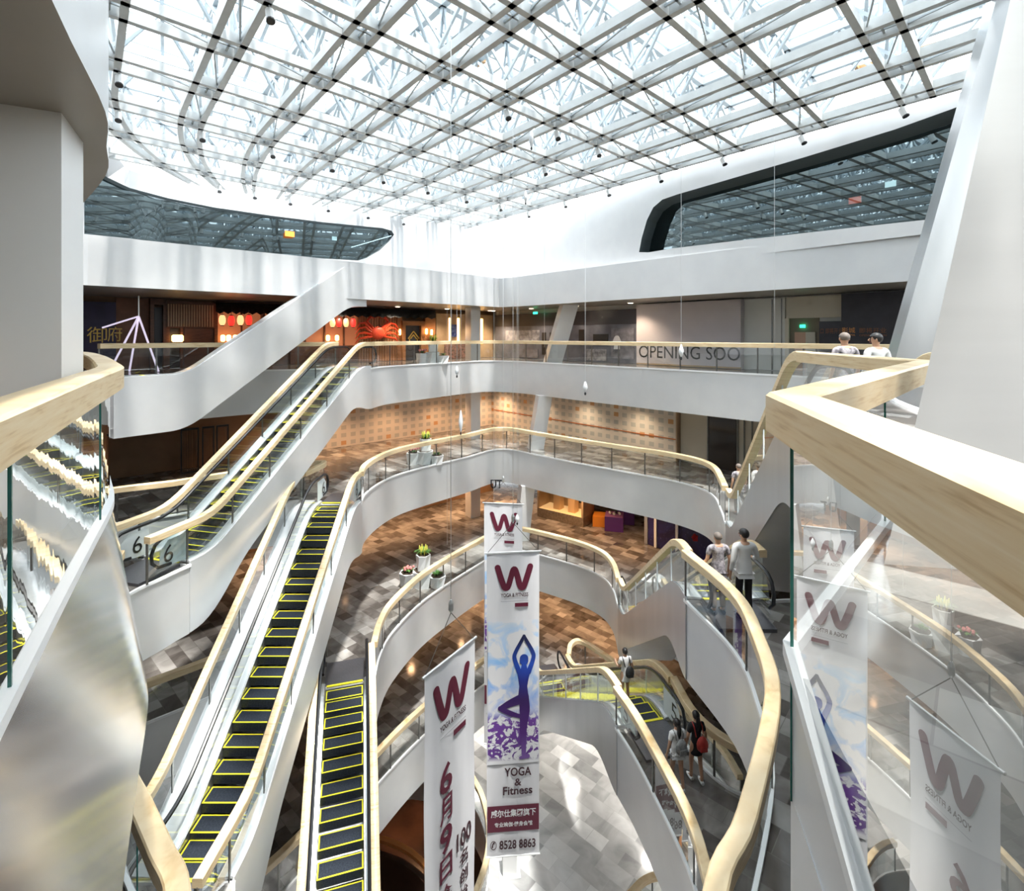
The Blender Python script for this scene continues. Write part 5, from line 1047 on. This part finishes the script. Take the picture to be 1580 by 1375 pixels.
def backpack(lab, w, m_, low=0., side=0.):
    c = w(side, -.17, 1.02+low); t = thing('backpack', lab, 'backpack', c); q = MB(); q.ball((0, 0, 0), 1, 10)
    q.v = [tuple(w(side+x*.15*(1-.15*z), -.19+max(-1, min(.6, y))*.085, 1.17+low+z*.19)) for x, y, z in q.v]; obj('bag_body', q, m_, t, smooth=True)
    obj('front_pocket', MB().hexa([w(side-.09, -.285, 1.04+low), w(side+.09, -.285, 1.04+low), w(side+.09, -.25, 1.04+low), w(side-.09, -.25, 1.04+low)], [w(side-.08, -.285, 1.16+low), w(side+.08, -.285, 1.16+low), w(side+.08, -.25, 1.16+low), w(side-.08, -.25, 1.16+low)]), m_, t)
    for sd in (-1, 1): obj('shoulder_strap', MB().tube([w(side*.5+sd*.09, -.115, 1.30+low), w(sd*.105, -.10, 1.42), w(sd*.105, 0, 1.47), w(sd*.11, .10, 1.38), w(sd*.13, .09, 1.2)], .014, 5), m_, t)
    return t
def esc_z(base, top, z0, z1, p):
    b = Vector((*base, 0)); e = Vector((*top, 0)); run = (e-b).length; t = (Vector((p[0], p[1], 0))-b).dot((e-b).normalized()); i = math.floor(t/.4); t = i*.4+.22; m_ = (z1-z0)/(run-1.6)
    hf = lambda t: 0 if t < .3 else (m_*(t-.3)**2/2 if t < 1.3 else m_*(t-.8))
    return z0+hf(t) if t <= run/2 else z1-hf(run-t)
R67 = ((7.59, 15.7), (5.75, 8.2), Z[6], Z[7]); R56 = ((4.85, 19.5), (4.65, 11.35), Z[5], Z[6]); R45 = ((1.6, 21.9), (3.5, 13.7), Z[4], Z[5])
def find(e, x, zw, y0, y1):               # the spot on an escalator whose tread is nearest the height zw
    ys = [y0+(y1-y0)*i/60 for i in range(61)]; y = min(ys, key=lambda y: abs(esc_z(*e, (x, y))-zw)); return (x*y if False else x, y, esc_z(*e, (x, y))+.006)
def on(e, x, y): return (x, y, esc_z(*e, (x, y))+.006)
armr = [(.26, .04, 1.14), (.30, .24, 1.02), (.30, .32, 1.0)]
person('person in a grey floral shirt and taupe trousers, riding from the top gallery', find(R67, 5.85, -.36, 8.6, 11), .1, 1.68, 'shirt_floral', 'trouser_brown', 'hair_grey', sleeves='short', bald=True, look=-.2)
person('person in a white shirt, head turned, riding from the top gallery', find(R67, 6.32, -.26, 8.6, 11), .15, 1.66, 'shirt_white', 'trouser_black', look=.9)
person('person in a grey floral shirt standing at the second gallery escalator', on(R56, 4.22, 10.75) if False else (4.25, 10.75, Z[6]+.08), .1, 1.66, 'shirt_floral', 'trouser_brown', 'hair_grey', sleeves='short', bald=True, armL=[(-.25, .0, 1.14), (-.27, .2, .98), (-.27, .27, .95)])
person('person in a loose white shirt and black trousers at the second gallery escalator', (4.72, 10.6, Z[6]+.08), .08, 1.78, 'shirt_white', 'trouser_black', look=.4, armR=[(.29, .05, 1.14), (.34, .28, 1.03), (.36, .36, 1.02)])
person('person in a floral shirt beyond the V of the long handrail', (7.35, 16.9, Z[6]+.01), .1, 1.64, 'shirt_floral', 'trouser_brown', 'hair_grey', sleeves='short', bald=True)
person('person in a white shirt beyond the V of the long handrail', (7.95, 16.8, Z[6]+.01), .1, 1.70, 'shirt_white', 'trouser_black')
p1, w1 = person('person in a white dress riding down the escalator, seen from behind', on(R45, 3.2, 14.75), .22, 1.50, 'shirt_white', None, female=True, dress=True, sleeves='short', shoe='shoe_white', armL=[(-.20, .03, 1.13), (-.20, .25, 1.12), (-.18, .33, 1.14)])
backpack('small black backpack worn low over the white dress', w1, 'bag_black', -.10, .07)
p2, w2 = person('person in a white top and grey shorts walking behind the sloping handrail', (3.72, 11.75, Z[5]), .25, 1.55, 'shirt_white', 'bag_grey!', female=True, sleeves='short', stance=.10, shoe='shoe_white', tail=True)
backpack('grey backpack on the person in the white top', w2, 'bag_grey')
p3, w3 = person('person in a short black dress and white trainers walking to the escalator', (4.22, 11.95, Z[5]), .15, 1.58, 'cloth_black', None, female=True, dress=True, sleeves='short', stance=.09, shoe='shoe_white', tail=True)
backpack('red backpack hanging on the person in the black dress', w3, 'bag_red', -.12, .06)

# ------------------------------------------------------------------ pendants on wires and roof spotlights
M['crystal'] = mat('clear white drop', (.82, .84, .86), .15)
for a, (px, py, Y, hh) in enumerate(((705, 572, 20, .35), (903, 597, 17, .35), (711, 650, 19, .8), (820, 214, 17, .55), (953, 228, 19, .5), (1051, 541, 16.5, .4), (811, 303, 22, .5), (798, 800, 19.3, .3))):
    c = D(px, py, Y); t = thing('drop_pendant', ['clear drop pendant with a dark tip before the planter gallery', 'clear drop pendant low on the plain band right of the column', 'long clear drop pendant beside the upright column', 'clear drop pendant hanging high under the middle roof trusses', 'clear drop pendant high under the roof, right of the middle one', 'clear drop pendant crossing the top rail by the lilac hoarding', 'small clear drop pendant high by the far roof corner', 'tiny clear drop pendant at the W of the farthest banner'][a], 'pendant', (c.x, c.y, c.z-hh/2), 'drop pendants on long wires')
    obj('drop', MB().lathe((c.x, c.y, c.z-hh/2), [(.02, 0), (.05, hh*.15), (.085, hh*.45), (.06, hh*.7), (.02, hh)], 10), 'crystal', t, smooth=True); obj('tip', MB().lathe((c.x, c.y, c.z-hh/2-.10), [(.015, 0), (.035, .05), (.02, .11)], 8), 'black', t)
    obj('wire', MB().tube([(c.x, c.y, c.z+hh/2), (c.x, c.y, ZR+.2)], .0065, 5), 'steel_light', t)
for a, (px, Y) in enumerate(((690, 23), (762, 21), (800, 22), (697, 24), (840, 23), (1195, 17))):
    c = D(px, 340, Y); tag(obj('rigging_wire', MB().tube([(c.x, c.y, ZR+.2), (c.x, c.y, Z[5]+1.0 if a < 3 else Z[7]+.9)], .006, 5), 'steel_light'), ['thin rigging wire falling just left of the upright column', 'thin rigging wire falling at the far corner of the white walls', 'thin rigging wire falling right of the far corner', 'thin rigging wire passing the blue screen', 'thin rigging wire in front of the slate hoarding', 'thin rigging wire in front of the pale doors'][a], 'wire', 'rigging wires')
nsp = 0
for i, j, why in [(i, 3.0, 0) for i in range(-5, 3)]+[(i, 5.3, 1) for i in range(-4, 3)]+[(2.93, j, 2) for j in range(-3, 4)]+[(-1, 0, 3), (0, 0, 4), (1, 0, 5), (-4, 0, 6), (1, 1, 7), (-5, 2.0, 8)]:
    p = lp(i+.13, j+.13, -.12); nsp += 1
    q = ords[int(i+5)] if why < 2 else ords[int(j+3)] if why == 2 else ''
    lab = {0: f'small spotlight two bays off the left wall, {q} from the camera end', 1: f'small spotlight where a truss meets the left wall, {q} one along', 2: f'small white spotlight beside the right wall, {q} from the leaning columns', 3: 'white spotlight on a central truss crossing left of the middle', 4: 'white spotlight on the central truss crossing', 5: 'white spotlight on a central truss crossing toward the right wall', 6: 'largest white spotlight high at the top left of the roof', 7: 'white spotlight on the crossing behind the central ones', 8: 'white spotlight near the fascia above the pale column'}[why]
    t = thing('roof_spotlight', lab, 'spotlight', p+Vector((0, 0, -.35)), 'spotlights on the roof trusses'); ax = Vector((.25, -.35, -1)).normalized()
    obj('can', MB().tube([p+Vector((0, 0, -.1)), p+Vector((0, 0, -.1))+ax*.26], .085, 10), 'white', t); obj('lens', MB().tube([p+Vector((0, 0, -.1))+ax*.255, p+Vector((0, 0, -.1))+ax*.29], .088, 10), 'black', t); obj('bracket', MB().beam(p+Vector((0, 0, .1)), p+Vector((0, 0, -.12)), .03, .03), 'truss', t)
# ------------------------------------------------------------------ ceiling downlights under each gallery
def downlight(x, y, k, col, power, lab, spread=2.2):
    z = Z[k+1]-THK[k+1]
    t = thing('downlight', lab, 'downlight', (x, y, z-.04), 'recessed gallery downlights')
    obj('lamp_ring', MB().lathe((x, y, z-.035), [(.16, 0), (.17, .03)], 14), 'white', t); obj('lamp_disc', MB().lathe((x, y, z-.045), [(.12, 0), (.12, .012)], 12), mat('lit lamp disc', col, .5, emit=col, es=5), t)
    ld = bpy.data.lights.new('downlight_beam', 'SPOT'); ld.energy = power; ld.color = col; ld.spot_size = spread; ld.spot_blend = .8; ld.shadow_soft_size = .15
    lo = bpy.data.objects.new('downlight_beam', ld); COL.objects.link(lo); lo.location = (x, y, z-.07)
WARM = (1, .56, .28); SOFT = (1, .78, .55)
side = {'L': PL, 'R': PR}
ordn = ords
def row(k, pl, us, off, col, power, where, spread=2.2):
    for a, u in enumerate(us):
        p = pl.pt(u, 0, off); downlight(p.x, p.y, k, col, power, f'downlight {where}, {ordn[a]} from corner', spread)
uL = [UC_L-1.6-3.2*i for i in range(5)]; sg = -1 if UC_R > 0 else 1
uR_ = [UC_R-sg*0+(-1 if UC_R > 0 else 1)*(1.6+3.4*i) for i in range(5)]
row(7, PL, uL[:4], 1.6, SOFT, 260, 'of the top gallery before the restaurant')
row(7, PR, uR_[:4], 1.3, SOFT, 200, 'of the top gallery before the grey and lilac hoardings')
row(6, PL, uL, 1.8, WARM, 230, 'of the second gallery on the brown side')
row(6, PR, uR_[:4], 1.3, SOFT, 130, 'of the second gallery before the dotted hoarding')
row(5, PL, uL, 2.2, WARM, 260, 'of the third gallery on the brown side')
row(5, PR, uR_[:4], 1.5, WARM, 190, 'of the third gallery before the starry panel')
row(4, PL, uL, 3.0, WARM, 300, 'of the fourth gallery on the brown side')
row(4, PR, uR_[:4], 2.0, WARM, 260, 'of the fourth gallery before the black shopfront')
downlight(-9.6, 17.5, 2, WARM, 160, 'downlight deep under the ground hall floor, beside the dark opening')
downlight(-4.5, 24.6, 2, WARM, 160, 'downlight deep under the ground hall floor, behind the dark opening')
for x, y, lab in ((-5.2, 2.2, 'added fill downlight in the taupe soffit above the pale column, nearer one'), (-7.6, 4.4, 'added fill downlight in the taupe soffit above the pale column, farther one')):
    downlight(x, y, 7, SOFT, 260, lab)  # unseen lamps added as ambient fill for the pale column
for a, (x, y) in enumerate(((5.6, 21.5), (3.0, 25.0), (-1.6, 24.6), (7.6, 17.6), (7.6, 13.0))):  # fill lamps added to brighten the ground hall floor
    downlight(x, y, 3, (1, .94, .86), 190, f'added ground hall fill lamp under the fourth gallery, {ords[a]} by the void edge', 2.6)
